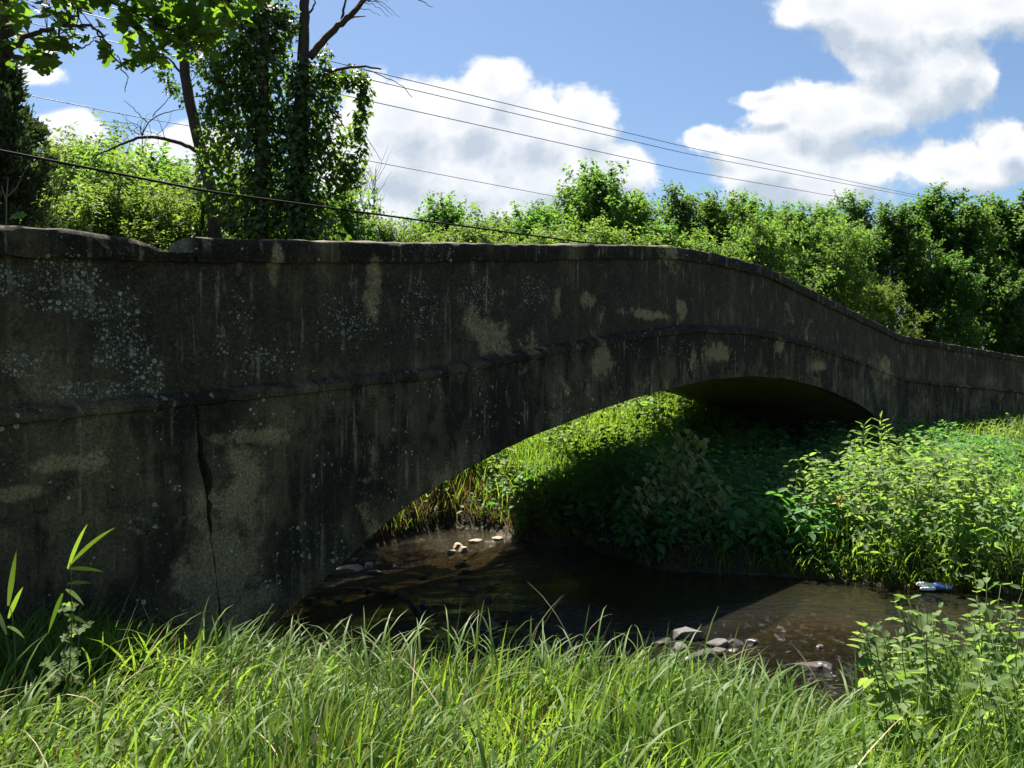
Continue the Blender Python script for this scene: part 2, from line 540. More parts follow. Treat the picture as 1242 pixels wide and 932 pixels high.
def water_mat():
    m, nt = new_mat('stream_water')
    N = NT(nt)
    pos = N('ShaderNodeTexCoord').outputs['Object']
    rip = N('ShaderNodeAttribute', attribute_name='ripple').outputs['Fac']
    flow = N('ShaderNodeMapping', {'Vector': pos, 'Rotation': (0, 0, R(-38)), 'Scale': (1.0, 1.9, 1)}).outputs[0]
    h1 = N.noise(flow, 7.0, 3, .5, .4)
    h2 = N.noise(flow, 21.0, 3, .55, .6)
    h3 = N.noise(pos, 2.2, 2, .5)
    h = N.math('ADD', N.math('MULTIPLY', N.math('ADD', h1, N.math('MULTIPLY', h2, .45)), N.math('MULTIPLY_ADD', rip, 1.0, .008)), N.math('MULTIPLY', h3, .02))
    bp = N('ShaderNodeBump', {'Height': h, 'Strength': 1.0, 'Distance': .28})
    gl = N('ShaderNodeBsdfGlossy', {'Color': (1, 1, 1, 1), 'Roughness': .03, 'Normal': bp.outputs[0]})
    tr = N('ShaderNodeBsdfTransparent', {'Color': (.52, .46, .32, 1)})
    mud = N('ShaderNodeBsdfDiffuse', {'Color': (.032, .029, .018, 1)})      # suspended silt
    glint_noise = N.noise(N('ShaderNodeMapping', {'Vector': pos, 'Rotation': (0, 0, R(-38)), 'Scale': (2.2, 1.0, 1)}).outputs[0], 6.0, 7, .68, .8)
    foam = N.math('MULTIPLY', N.mapr(glint_noise, .54, .74), N.math('MULTIPLY', rip, .3))  # pale streaks painted on the riffle in place of sky reflections
    wh = N('ShaderNodeBsdfDiffuse', {'Color': (.42, .45, .47, 1), 'Normal': bp.outputs[0]})
    body = N('ShaderNodeMixShader', {0: N.math('MULTIPLY_ADD', rip, -.28, .36), 1: tr.outputs[0], 2: mud.outputs[0]})
    body = N('ShaderNodeMixShader', {0: foam, 1: body.outputs[0], 2: wh.outputs[0]})
    fr = N('ShaderNodeFresnel', {'IOR': 1.36, 'Normal': bp.outputs[0]})
    mx = N('ShaderNodeMixShader', {0: fr.outputs[0], 1: body.outputs[0], 2: gl.outputs[0]})
    N('ShaderNodeOutputMaterial', {0: mx.outputs[0]})
    return m


CONC = concrete_mat()
M_GRASS = leaf_mat('grass_blades', [(.055, .11, .016), (.085, .16, .024), (.125, .20, .03), (.095, .175, .036), (.16, .215, .042)], .48, (2.1, 2.0, .9), .52, .24)
M_GRASS_DRY = leaf_mat('dry_grass_blades', [(.11, .075, .03), (.17, .10, .035), (.12, .12, .035), (.20, .16, .07)], .3, (1.5, 1.4, 1.0), .6, .2)
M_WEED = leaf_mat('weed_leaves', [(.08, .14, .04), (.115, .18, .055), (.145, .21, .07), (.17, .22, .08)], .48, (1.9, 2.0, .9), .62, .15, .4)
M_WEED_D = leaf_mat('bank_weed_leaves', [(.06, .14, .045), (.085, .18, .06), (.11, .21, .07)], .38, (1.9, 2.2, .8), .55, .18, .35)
M_TREE = leaf_mat('tree_leaves', [(.045, .10, .026), (.065, .135, .034), (.085, .16, .04), (.11, .19, .05)], .48, (2.2, 2.2, .9), .6, .2, .8)
M_TREE_Y = leaf_mat('yellowish_tree_leaves', [(.06, .11, .026), (.085, .145, .034), (.11, .17, .04), (.14, .195, .055)], .48, (2.1, 2.1, .9), .6, .2, .7)
M_IVY = leaf_mat('ivy_leaves', [(.026, .056, .018), (.045, .09, .025), (.07, .12, .03), (.11, .165, .04)], .4, (2.3, 2.3, .8), .45, .3)
M_CEDAR = leaf_mat('cedar_sprays', [(.03, .05, .022), (.045, .07, .028), (.065, .085, .035)], .2, (1.6, 1.8, .8), .7, .2)
M_SYC = leaf_mat('sycamore_leaves', [(.045, .085, .016), (.06, .115, .02), (.08, .145, .025)], .5, (2.6, 2.6, .8), .5, .25)
M_BROWN = leaf_mat('brownish_sapling_leaves', [(.14, .185, .05), (.19, .21, .06), (.21, .21, .07), (.10, .16, .045)], .4, (1.6, 1.5, .9), .55, .3)
M_YEL = leaf_mat('yellow_leaves', [(.38, .30, .02), (.45, .36, .03), (.3, .28, .03)], .35, (1.6, 1.4, .6), .5, .3)
M_STEM = plain_mat('green_stem', (.06, .10, .025), (.09, .12, .035), 30)
M_BARK = bark_mat('grey_brown_bark', (.03, .024, .018), (.085, .07, .052))
M_BARKP = bark_mat('pale_bark', (.10, .085, .065), (.20, .175, .14))
M_ROCK = plain_mat('pale_sandstone', (.23, .17, .11), (.38, .30, .21), 9, .85, .3, .8, .02)
M_ROCKG = plain_mat('grey_slab_stone', (.06, .058, .05), (.14, .135, .118), 9, .8, .3, .8, .02)
M_ROCKD = plain_mat('wet_dark_stone', (.02, .018, .014), (.06, .05, .04), 9, .4, .5, .8, .02)
M_ROCKR = plain_mat('reddish_wet_stone', (.035, .024, .017), (.075, .05, .035), 9, .5, .4, .8, .02)
M_WOOD = plain_mat('wet_driftwood', (.015, .012, .008), (.04, .03, .022), 14, .6, .3, .8, .01)
M_WIRE = plain_mat('wire_rubber', (.008, .008, .009), (.014, .014, .015), 5, .8, .1)
M_WIREL = plain_mat('weathered_wire', (.09, .10, .12), (.12, .13, .15), 5, .5)

# ------------------------------------------------------------------ setting: ground, water, road
def axis(fine, a, b, far, grow=1.25, st=None):
    c = list(np.arange(a, b, fine))
    d, x = fine, b
    while x < far:
        c.append(x); d *= grow; x += d
    c.append(far)
    d, x = fine, a
    pre = []
    while x > -far:
        d *= grow; x -= d; pre.append(max(x, -far))
    return np.array(sorted(set(pre + c)))


def grid_faces(a, b):
    i, j = np.meshgrid(np.arange(a - 1), np.arange(b - 1), indexing='ij')
    return np.stack([i * b + j, (i + 1) * b + j, (i + 1) * b + j + 1, i * b + j + 1], -1).reshape(-1, 4)


SA = axis(.16, -19, 24, 900)
NA = np.array(sorted(set(np.round(np.concatenate([axis(.16, -13, 0, 900), axis(.16, 0.0, 15, 900)]), 4))))
NA = np.array([v for v in NA if abs(v) > .13 and not (.01 < v < .3)] + [0.06, .14, .24, .34])
NA = np.array(sorted(NA))
Sg, Ng = np.meshgrid(SA, NA, indexing='ij')
fade = 1 - sstep(.8, 3.2, Ng) * (Ng > 0)
Ng2 = Ng + np.maximum(flare(Sg), -3.2) * fade * (Sg > 9.6)
GX, GY = xy(Sg, Ng2)
GZ = ground_z(GX, GY)
dist0 = np.hypot(GX, GY)
GZ = GZ + 6 * sstep(80, 500, dist0) * (.5 + .5 * vnoise(GX, GY, 1, .006))
sdv = stream(GX, GY)[0]
V = np.stack([GX, GY, GZ], -1).reshape(-1, 3)
gb = lambda x, y, rx, ry: np.exp(-(((GX - x) / rx) ** 2 + ((GY - y) / ry) ** 2))
RIF = np.clip(1.4 * gb(2.4, 6.9, 1.25, .8) + 1.2 * gb(3.2, 6.2, 1.1, .8) + 1.3 * gb(1.4, 6.6, 1.2, 1.0) + gb(-.3, 7.4, 1.1, 1) + .5 * sstep(-.3, 1.2, Ng) * sstep(-2.6, -4.5, Sg), 0, 1)  # zones where a darker bed colour stands in for dark reflections
g = build('ground', [(V, [grid_faces(len(SA), len(NA))])], ground_mat(), smooth=True, attrs={'sd': ('FLOAT', sdv.ravel()), 'riffle': ('FLOAT', RIF.ravel())})
tag(g, 'earth banks and stream bed around the bridge', 'ground', kind='structure')

# water: one sheet over the stream corridor, following the drop under the arch
wx = np.arange(-20, 20.01, .1)
wy = np.arange(-3, 32.01, .1)
WX, WY = np.meshgrid(wx, wy, indexing='ij')
sdw = stream(WX, WY)[0]
WZ = water_z(WX, WY)
s_w, n_w = sn(WX, WY)


def blob(x, y, rx, ry):
    return np.exp(-(((WX - x) / rx) ** 2 + ((WY - y) / ry) ** 2))


rip = .9 * sstep(-.3, 1.2, n_w) * sstep(-2.6, -4.5, s_w) + 1.0 * blob(-.25, 7.6, .75, .8) + 1.0 * blob(2.45, 7.0, .85, .55) + 1.0 * blob(2.2, 6.2, 1.0, .5) + .8 * blob(3.3, 6.3, .8, .6) + .06 * blob(3.6, 8, 1.5, 1)
rip = np.clip(rip, 0, 1)
WZ = WZ + rip * (.024 * vnoise(WX, WY, 0, 2.6) + .016 * vnoise(WX, WY, 2, 5.3))
keep = sdw < .22
V = np.stack([WX, WY, WZ], -1).reshape(-1, 3)
Q = grid_faces(len(wx), len(wy))
Q = Q[keep.ravel()[Q].any(1)]
used = np.unique(Q)
remap = np.full(len(V), -1)
remap[used] = np.arange(len(used))
wo = build('water', [(V[used], [remap[Q]])], water_mat(), smooth=True, attrs={'ripple': ('FLOAT', rip.ravel()[used])})
tag(wo, 'shallow brown creek flowing under the arch', 'water', kind='structure')

rs = np.concatenate([np.arange(-90, -20, 2.0), np.arange(-20, 24, .5), np.arange(24, 120, 2.0)])
rr = np.linspace(-1.55, 1.55, 5)
RS, RR = np.meshgrid(rs, rr, indexing='ij')
RX, RY = xy(RS, road_n(RS) + RR)
RZ = led_z(RS) + .085 - .02 * np.abs(RR)
ro = build('road', [(np.stack([RX, RY, RZ], -1).reshape(-1, 3), [grid_faces(len(rs), 5)])],
           plain_mat('worn_asphalt', (.04, .04, .04), (.065, .063, .06), 20, .9), smooth=True)
tag(ro, 'narrow asphalt lane crossing the bridge', 'road', kind='structure')

# ------------------------------------------------------------------ the bridge
bridge = empty('concrete_arch_bridge', (*xy(0, W / 2), 0))
tag(bridge, 'old dark lichen-spotted concrete arch bridge spanning the creek', 'bridge')
BO = np.array(bridge.location)


def lerp_pts(a, b, n):
    t = np.linspace(0, 1, n, endpoint=False)[:, None]
    return np.asarray(a)[None] * (1 - t) + np.asarray(b)[None] * t


def CRK(z):
    return .005 + .024 * np.exp(-((z - 1.45) / .32) ** 2)


def sweep(name, S, loopfn, amp=.008, front=True, crack=False, edge=0.0, jag=None, mat=CONC):
    """loops of (across, up) swept along the bridge, roughened in 3-D"""
    S = np.asarray(S, float)
    loops = np.stack([loopfn(s) for s in S])            # k, m, 2
    k, m = loops.shape[:2]
    ss = np.repeat(S[:, None], m, 1)
    nn, zz = loops[..., 0].copy(), loops[..., 1].copy()
    if crack:
        wgt = sstep(-7.5, -9.3, ss)
        ss = ss + np.clip(2.03 - zz, -.3, 2.4) * .125 * wgt * sstep(-11, -10, ss)
    if jag:
        for col_i, sg in jag:
            ss[col_i] += sg * (CRK(zz[col_i]) * (.8 + .9 * vnoise(zz[col_i], nn[col_i] * 3, 4 + sg, 4.6) + .9 * vnoise(zz[col_i], nn[col_i], 8, 17 + sg) + .5 * vnoise(zz[col_i], nn[col_i], 3, 37 + sg)))
    bcv = np.stack([ss, nn, zz], -1)
    ox = fbm(ss, nn, zz, 1.7, 3) * amp + vnoise(ss, nn, zz, 13) * amp * .5
    oz = fbm(ss, nn + 31, zz, 2.3, 3) * (amp + edge) + vnoise(ss, nn + 9, zz, 9) * (amp * .4 + edge * .6)
    sgn = 1 if front else -1
    nn2, zz2 = nn + ox, zz + oz
    sh = flare(ss) if front else -flare(ss)
    X, Y = xy(ss, nn2 + sh)
    V = np.stack([X, Y, zz2], -1).reshape(-1, 3) - BO
    i, j = np.meshgrid(np.arange(k - 1), np.arange(m), indexing='ij')
    j2 = (j + 1) % m
    Q = np.stack([i * m + j, (i + 1) * m + j, (i + 1) * m + j2, i * m + j2], -1).reshape(-1, 4)
    caps = np.array([list(range(m)), [(k - 1) * m + q for q in range(m)][::-1]])
    o = build(name, [(V, [Q, caps])], mat, bridge, smooth=True, sharp=38, attrs={'bc': ('FLOAT_VECTOR', bcv.reshape(-1, 3))})
    return o


def slab_loop(n0, n1, zb, zt, rows=26, cross=5):
    return np.concatenate([lerp_pts((n0, zb), (n0, zt), rows), lerp_pts((n0, zt), (n1, zt), cross),
                           lerp_pts((n1, zt), (n1, zb), max(4, rows // 4)), lerp_pts((n1, zb), (n0, zb), cross)])


def body_loop(s):
    zb, zt = float(int_z(s)), float(led_z(s)) - .03
    zb = min(zb, zt - .2)
    return slab_loop(0, W, zb, zt, 40, 26)


step = .06
sweep('arch_body', np.concatenate([np.arange(-9.60, 9.57, step), [9.58]]), body_loop, .009, crack=True, jag=[(0, 1)])


def wing_loop(front):
    def f(s):
        a, b = (0.0, .42) if front else (W - .42, W)
        if s > 9:
            a, b = (a + .035, b + .035) if front else (a - .035, b - .035)
        return slab_loop(a, b, -.7, float(led_z(s)) - .03, 44, 4)
    return f


for fr in (True, False):
    sweep('wing_wall', np.concatenate([np.arange(-18.2, -9.66, step if fr else .3), [-9.603]]), wing_loop(fr), .010, fr, crack=True, jag=[(-1, -1)])
    sweep('wing_wall', np.arange(9.60, 24.0, .09 if fr else .3), wing_loop(fr), .010, fr)


def ledge_loop(front):
    # bevelled band the parapet stands on
    def f(s):
        z = float(led_z(s))
        h = .03 * max(0, 1 - abs(s) / 8.0)
        pts = [(-.004, z - .052 - h), (-.018 - h * .6, z - .044 - h), (-.024 - h * .6, z - .015), (-.012, z + .004), (.05, z + .045), (.09, z + .05),
               (.30, z + .045), (.30, z - .07)]
        p = np.array(pts)
        if not front:
            p[:, 0] = W - p[:, 0]
            p = p[::-1]
        return p
    return f


def parapet_loop(front):
    def f(s):
        zb, zt = float(led_z(s)) - .02, float(top_z(s)) - .12
        a, b = (.075, .36) if front else (W - .36, W - .075)
        return slab_loop(a, b, zb, zt, 24, 3)
    return f


def coping_loop(front, broken=True):
    def f(s):
        z = float(top_z(s))
        zb = z - .175
        if broken and front:       # settled and broken end of the left coping
            z = z - .085 * float(sstep(-10.05, -9.72, s)) * float(s < -9.585) - .02 * float(sstep(-10.5, -10.0, s)) * float(s < -9.585)
        pts = [(.03, zb), (.022, zb + .06), (.024, z - .045), (.045, z - .012), (.085, z), (.22, z + .012), (.35, z), (.39, z - .012), (.41, z - .045), (.41, zb)]
        p = np.array(pts)
        if not front:
            p[:, 0] = W - p[:, 0]
            p = p[::-1]
        return p
    return f


for fr in (True, False):
    st = .05 if fr else .3
    sweep('string_course', np.arange(-18.2, 24.0, st), ledge_loop(fr), .007, fr, edge=.012)
    sweep('parapet', np.concatenate([np.arange(-18.2, 24.0, step if fr else .3)]), parapet_loop(fr), .008, fr)
    sweep('coping', np.concatenate([np.arange(-18.2, -9.66, st), [-9.62, -9.60]]), coping_loop(fr), .008, fr, edge=.010, jag=[(-1, 1)])
    sweep('coping', np.arange(-9.565, 24.0, st), coping_loop(fr), .008, fr, edge=.009, jag=[(0, 1)])

exec_after = []
#@@VEG
# ------------------------------------------------------------------ scatter helpers
def scatter(n, x0, x1, y0, y1, keep, r=rng):
    X, Y = r.uniform(x0, x1, n), r.uniform(y0, y1, n)
    k = keep(X, Y)
    X, Y = X[k], Y[k]
    return np.stack([X, Y, ground_z(X, Y) - .01], -1)


def near_side(X, Y):
    sd, df, dn = stream(X, Y)
    s, n = sn(X, Y)
    return (sd > .12) & (dn < df) & (n - flare(s) < -.06) & (np.abs(X) < .66 * Y + 1.2)


def far_front(X, Y):
    sd, df, dn = stream(X, Y)
    s, n = sn(X, Y)
    return (sd > .04) & (df < dn) & (n - flare(s) < -.06)


def under_arch(X, Y):
    sd, df, dn = stream(X, Y)
    s, n = sn(X, Y)
    return (sd > .04) & (df < dn) & (n > -.3) & (n < W) & (np.abs(s) < 9.0) & (ground_z(X, Y) < int_z(s) - .25)


def beyond(X, Y):
    sd, df, dn = stream(X, Y)
    s, n = sn(X, Y)
    return (sd > .04) & (df < dn) & (n > W - .6) & (s > -14) & (s < 9.0) & (ground_z(X, Y) < 2.4)


def grass(name, P, L0, L1, w0, w1, lean, curve, mat, az0=None, azs=3.2, K=4):
    n = len(P)
    cl = fbm(P[:, 0], P[:, 1], 2, .9, 2)
    az = (rng.uniform(-math.pi, math.pi, n) if az0 is None else az0 + rng.normal(0, azs, n)) + cl * 1.2
    L = rng.uniform(L0, L1, n) * (1 + .28 * cl) * (1 - .45 * rng.random(n) ** 3)
    wd = rng.uniform(w0, w1, n)
    le = np.abs(rng.normal(lean, .14, n))
    cu = np.abs(rng.normal(curve, .45, n))
    return blades(P, az, le, cu, L, wd, K)


# near bank: tall soft grass right in front of the camera
P1 = scatter(62000, -5.0, 6.2, 1.25, 5.6, near_side)
dip = np.exp(-(((P1[:, 0] - 1.75) / .75) ** 2 + ((P1[:, 1] - 4.1) / .9) ** 2))
P1 = P1[rng.random(len(P1)) > .55 * dip]
dip = np.exp(-(((P1[:, 0] - 1.75) / .75) ** 2 + ((P1[:, 1] - 4.1) / .9) ** 2))
n = len(P1)


def clump_az(P, sd):
    """each tussock leans its own way"""
    a = 2.6 * vnoise(P[:, 0], P[:, 1], 7.7, 2.2) + 1.2 * vnoise(P[:, 0], P[:, 1], 1.7, 5.5)
    return .25 + a + rng.normal(0, sd, len(P))


def clump(P, f, seed):
    return vnoise(P[:, 0], P[:, 1], seed, f)


def dipf(P):
    return np.exp(-(((P[:, 0] - 1.75) / .75) ** 2 + ((P[:, 1] - 4.1) / .9) ** 2))


lefty = sstep(-.4, -1.6, P1[:, 0])
L = rng.uniform(.24, .48, n) * (1 - .12 * lefty) * (1 + .35 * clump(P1, 1.3, 2)) * (1 - .5 * rng.random(n) ** 3) * (1 - .35 * dip)
ch1 = blades(P1, clump_az(P1, .7), np.abs(rng.normal(.24, .16, n)) + .12 * lefty, np.clip(rng.normal(1.0, .5, n) + .5 * clump(P1, 2.4, 5) + .4 * lefty, .1, 2.6), L,
             rng.uniform(.006, .016, n) * (1 + .25 * clump(P1, 1.7, 11)) + .003 * lefty, 5)
P2 = scatter(5200, -5.0, 6.2, 1.25, 5.6, near_side)          # stiff upright shoots
P2 = P2[rng.random(len(P2)) < .5 + .6 * clump(P2, 1.5, 21)]
n = len(P2)
ch2 = blades(P2, rng.normal(.1, .9, n), np.abs(rng.normal(.16, .1, n)), np.abs(rng.normal(.35, .25, n)), rng.uniform(.30, .50, n) * (1 - .35 * dipf(P2)) * (1 - .3 * sstep(-.4, -1.6, P2[:, 0])), rng.uniform(.006, .013, n), 5)
P3 = scatter(15000, -5.0, 6.2, 1.25, 5.4, near_side)         # long arching blades
P3 = P3[rng.random(len(P3)) < .45 + .6 * clump(P3, 1.1, 31) + .3 * sstep(-.4, -1.6, P3[:, 0])]
n = len(P3)
ch3 = blades(P3, clump_az(P3, .9), np.abs(rng.normal(.28, .15, n)), np.clip(rng.normal(1.7, .45, n), .6, 2.8), rng.uniform(.42, .70, n) * (1 - .35 * dipf(P3)) * (1 - .15 * sstep(-.4, -1.6, P3[:, 0])), rng.uniform(.009, .019, n), 7)
P4 = scatter(14000, 1.2, 4.2, 2.2, 4.9, lambda X, Y: near_side(X, Y) & (X / Y > .38))
n = len(P4)
ch4 = blades(P4, clump_az(P4, .9), np.abs(rng.normal(.2, .14, n)), np.clip(rng.normal(.9, .5, n), .1, 2.6), rng.uniform(.34, .66, n) * sstep(.34, .50, P4[:, 0] / P4[:, 1]), rng.uniform(.007, .015, n), 6)
tag(build('grass', [ch1, ch2, ch3, ch4], M_GRASS, smooth=True), 'tall bright green grass on the near bank before the bridge', 'grass', kind='stuff')
P = scatter(5200, -5.0, 6.2, 1.25, 5.4, near_side)
tag(build('grass', [grass('', P, .25, .5, .003, .007, .35, .9, M_GRASS_DRY)], M_GRASS_DRY, smooth=True), 'straw coloured dead blades among the near bank grass', 'grass', kind='stuff')
Ps = scatter(260, -4.5, 5.5, 1.4, 5.0, near_side)
n = len(Ps)
tag(build('dead_stems', [blades(Ps, rng.normal(.2, 1.6, n), np.abs(rng.normal(.5, .25, n)), np.clip(rng.normal(.7, .6, n), 0, 2.2), rng.uniform(.4, .8, n), rng.uniform(.004, .008, n), 7)],
          plain_mat('bleached_straw', (.30, .24, .13), (.42, .35, .21), 20, .8), smooth=True), 'bleached bent stems standing among the near bank grass', 'dead stems', kind='stuff')
# low broad leaves and clover-like filler under the grass
P = scatter(9000, -5.0, 6.2, 1.25, 5.4, near_side)
n = len(P)
P[:, 2] += rng.uniform(.02, .24, n)
az = rng.uniform(0, 6.28, n)
D = np.stack([np.cos(az), np.sin(az), rng.normal(.05, .3, n)], -1)
Nn = np.stack([rng.normal(0, .35, n), rng.normal(0, .35, n), np.ones(n)], -1)
Lf = rng.uniform(.02, .06, n)
tag(build('ground_cover', [leaves(P, D, Nn, Lf, Lf * .6, 'oval')], M_WEED, smooth=True), 'low small leaved ground cover beneath the near grass', 'ground cover', kind='stuff')

# right bank in front of the far wing wall: sunlit meadow grass
Pa = scatter(60000, 2.5, 24, 5, 33, lambda X, Y: far_front(X, Y) & (np.abs(X) < .66 * Y + 1.5) & (rng.random(len(X)) < np.clip(13 / Y, .3, 1)) & ((X / Y > .36) | (rng.random(len(X)) < .12)))
dd = np.hypot(Pa[:, 0], Pa[:, 1])
n = len(Pa)
cl = fbm(Pa[:, 0], Pa[:, 1], 2, .6, 2)
sa, na = sn(Pa[:, 0], Pa[:, 1])
ch = blades(Pa, rng.normal(.2, 1.4, n) + cl, np.abs(rng.normal(.22, .15, n)), np.abs(rng.normal(.9, .5, n)), rng.uniform(.30, .62, n) * (1 + .3 * cl), rng.uniform(.007, .012, n) * np.clip(dd / 11, 1, 2.2), 4)
tag(build('grass', [ch], M_GRASS, smooth=True), 'sunlit meadow grass on the far bank below the right wing wall', 'grass', kind='stuff')
Pb = scatter(46000, -1.0, 16, 5, 13, lambda X, Y: (stream(X, Y)[0] > -.03) & (stream(X, Y)[1] < stream(X, Y)[2]) & (stream(X, Y)[0] < .55) & (sn(X, Y)[1] < 2.4) & ((X / Y > .31) | (rng.random(len(X)) < .3)))
Pe = scatter(60000, -1.0, 9, 5.5, 14, lambda X, Y: (stream(X, Y)[0] > -.08) & (stream(X, Y)[0] < .16) & (stream(X, Y)[1] < stream(X, Y)[2]) & (sn(X, Y)[1] < 2.4) & ((X / Y > .31) | (rng.random(len(X)) < .35)))
Pe[:, 2] = np.maximum(Pe[:, 2], .01)
n = len(Pe)
che = blades(Pe, rng.normal(-1.7, 1.0, n), np.abs(rng.normal(.5, .25, n)), np.abs(rng.normal(1.3, .5, n)), rng.uniform(.10, .34, n), rng.uniform(.006, .012, n), 4)
n = len(Pb)
ch = blades(Pb, rng.normal(-1.9, .8, n), np.abs(rng.normal(.45, .2, n)), np.abs(rng.normal(1.4, .5, n)), rng.uniform(.2, .5, n), rng.uniform(.006, .012, n), 4)
tag(build('grass', [ch, che], M_GRASS, smooth=True), 'grass fringe drooping over the far water edge', 'grass', kind='stuff')

# through the arch: bank beyond the bridge
Pc = scatter(120000, -7, 8, 10.5, 27, lambda X, Y: (beyond(X, Y) | (under_arch(X, Y) & (sn(X, Y)[1] > 1.8))) & (X / Y > -.3) & (X / Y < .27) & (rng.random(len(X)) < np.clip(15 / Y, .3, 1)))
n = len(Pc)
dry = (stream(Pc[:, 0], Pc[:, 1])[0] < .9) & (rng.random(n) < .75)
cl = fbm(Pc[:, 0], Pc[:, 1], 2, .7, 2)
kw = np.hypot(Pc[:, 0], Pc[:, 1]) / 11


def bl(k, L0, L1):
    m = int(k.sum())
    return blades(Pc[k], rng.normal(-1.2, 1.3, m) + cl[k], np.abs(rng.normal(.25, .15, m)), np.abs(rng.normal(.9, .5, m)), rng.uniform(L0, L1, m) * (1 + .25 * cl[k]), rng.uniform(.008, .014, m) * kw[k], 4)


tag(build('grass', [bl(~dry, .3, .62)], M_GRASS, smooth=True), 'bright grass on the bank seen through the arch', 'grass', kind='stuff')
tag(build('grass', [bl(dry, .22, .42)], M_GRASS_DRY, smooth=True), 'brown dried grass along the water beyond the arch', 'grass', kind='stuff')

# leafy undergrowth, one carpet over shaded bank and slope beyond
Pd = np.concatenate([scatter(52000, -1.5, 12, 9, 22, lambda X, Y: (under_arch(X, Y) | (far_front(X, Y) & (sn(X, Y)[0] < 8) & (sn(X, Y)[1] > -4.6))) & (sn(X, Y)[1] < 3.4)),
                     scatter(16000, -9, 9, 12, 28, beyond)])
n = len(Pd)
Pd[:, 2] += rng.uniform(.0, 1, n) ** .7 * (.28 + .2 * fbm(Pd[:, 0], Pd[:, 1], 9, .8, 2))
az = rng.uniform(0, 6.28, n)
D = np.stack([np.cos(az), np.sin(az), rng.normal(-.15, .3, n)], -1)
Nn = np.stack([rng.normal(0, .4, n), rng.normal(-.1, .4, n), np.ones(n)], -1)
Lf = rng.uniform(.06, .15, n)
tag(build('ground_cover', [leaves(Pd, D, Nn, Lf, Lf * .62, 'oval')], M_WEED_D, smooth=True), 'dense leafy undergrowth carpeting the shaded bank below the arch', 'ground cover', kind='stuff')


# ------------------------------------------------------------------ weeds
def make_weed(name, label, cat, h, nst, spread, L, ratio, gap, shape, mat, seed, lean=.18, group=None, whole=False, droop=-.4, pairs=2, taper=.35, bare=.15, stem_r=.004):
    r = np.random.default_rng(seed)
    st, lf = [], []
    for k in range(nst):
        a = r.uniform(0, 6.28)
        b = np.array([math.cos(a), math.sin(a), 0]) * spread * math.sqrt(r.random()) * .5
        hh = h * r.uniform(.72, 1.0)
        ld = np.array([math.cos(a), math.sin(a), 0]) * lean * r.uniform(.3, 1.4)
        t = np.linspace(0, 1, 6)
        path = b[None] + np.stack([ld[0] * hh * t ** 1.5, ld[1] * hh * t ** 1.5, hh * t - .03], -1)
        path[1:-1, :2] += r.normal(0, .012, (4, 2))
        st.append(tube(path, np.linspace(stem_r, stem_r * .4, 6), 5))
        nn = max(3, int(hh * (1 - bare) / gap))
        f = bare + (1 - bare) * (np.arange(nn) + r.random()) / nn
        f = np.clip(f, 0, 1)
        bp = np.stack([np.interp(f, t, path[:, i]) for i in range(3)], -1)
        ph = r.uniform(0, 6.28) + np.arange(nn) * (math.pi / 2 if pairs == 2 else 2.4)
        for q in range(pairs):
            az = ph + q * math.pi + r.normal(0, .25, nn)
            el = droop + r.normal(0, .32, nn) + .6 * f ** 4
            D = np.stack([np.cos(az) * np.cos(el), np.sin(az) * np.cos(el), np.sin(el)], -1)
            Nn = np.stack([-np.cos(az) * np.sin(el), -np.sin(az) * np.sin(el), np.cos(el)], -1) + r.normal(0, .34, (nn, 3))
            LL = L * r.uniform(.75, 1.15, nn) * (1 - taper * np.abs(2 * f - 1) ** 2)
            lf.append(leaves(bp + D * LL[:, None] * .12, D, Nn, LL, LL * ratio, shape))
    if whole:                                   # too small in the picture to show its stems apart
        root = build(name, st + lf, mat, None, smooth=True)
        return tag(root, label, cat, group)
    root = empty(name)
    tag(root, label, cat, group)
    for q in st:
        build('stem', [q], M_STEM, root, smooth=True)
    build('foliage', lf, mat, root, smooth=True)
    return root


used_proto = {}


def place(key, proto, X, Y, rz, sc, label=None, group=None, dz=0.0):
    loc = (X, Y, float(ground_z(X, Y)) + dz)
    if key not in used_proto:
        used_proto[key] = 1
        proto.location = loc
        proto.rotation_euler = (0, 0, rz)
        proto.scale = (sc,) * 3
        if label:
            proto['label'] = label
        if group:
            proto['group'] = group
        return proto
    return copy_thing(proto, loc, rz, sc, label, group)


def pick(n, x0, x1, y0, y1, keep, mind, r):
    out = []
    for _ in range(n * 60):
        X, Y = r.uniform(x0, x1), r.uniform(y0, y1)
        if keep(np.array([X]), np.array([Y]))[0] and all((X - a) ** 2 + (Y - b) ** 2 > mind ** 2 for a, b in out):
            out.append((X, Y))
            if len(out) >= n:
                break
    return out


r5 = np.random.default_rng(5)
GS = 'leafy weeds on the shaded bank'
LS = 'dark green broad leaved weed on the shaded bank below the arch'
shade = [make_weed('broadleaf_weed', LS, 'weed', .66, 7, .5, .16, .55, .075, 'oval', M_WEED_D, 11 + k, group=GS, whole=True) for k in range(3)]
spots = pick(150, -.8, 9.5, 9.3, 22, lambda X, Y: (under_arch(X, Y) | far_front(X, Y)) & (sn(X, Y)[0] < 7.5) & (sn(X, Y)[0] > -5.2) & (sn(X, Y)[1] > -3.2) & (sn(X, Y)[1] < 2.6), .33, r5)
for i, (x, y) in enumerate(spots):
    place(f's{i % 3}', shade[i % 3], x, y, r5.uniform(0, 6.28), r5.uniform(.7, 1.25))

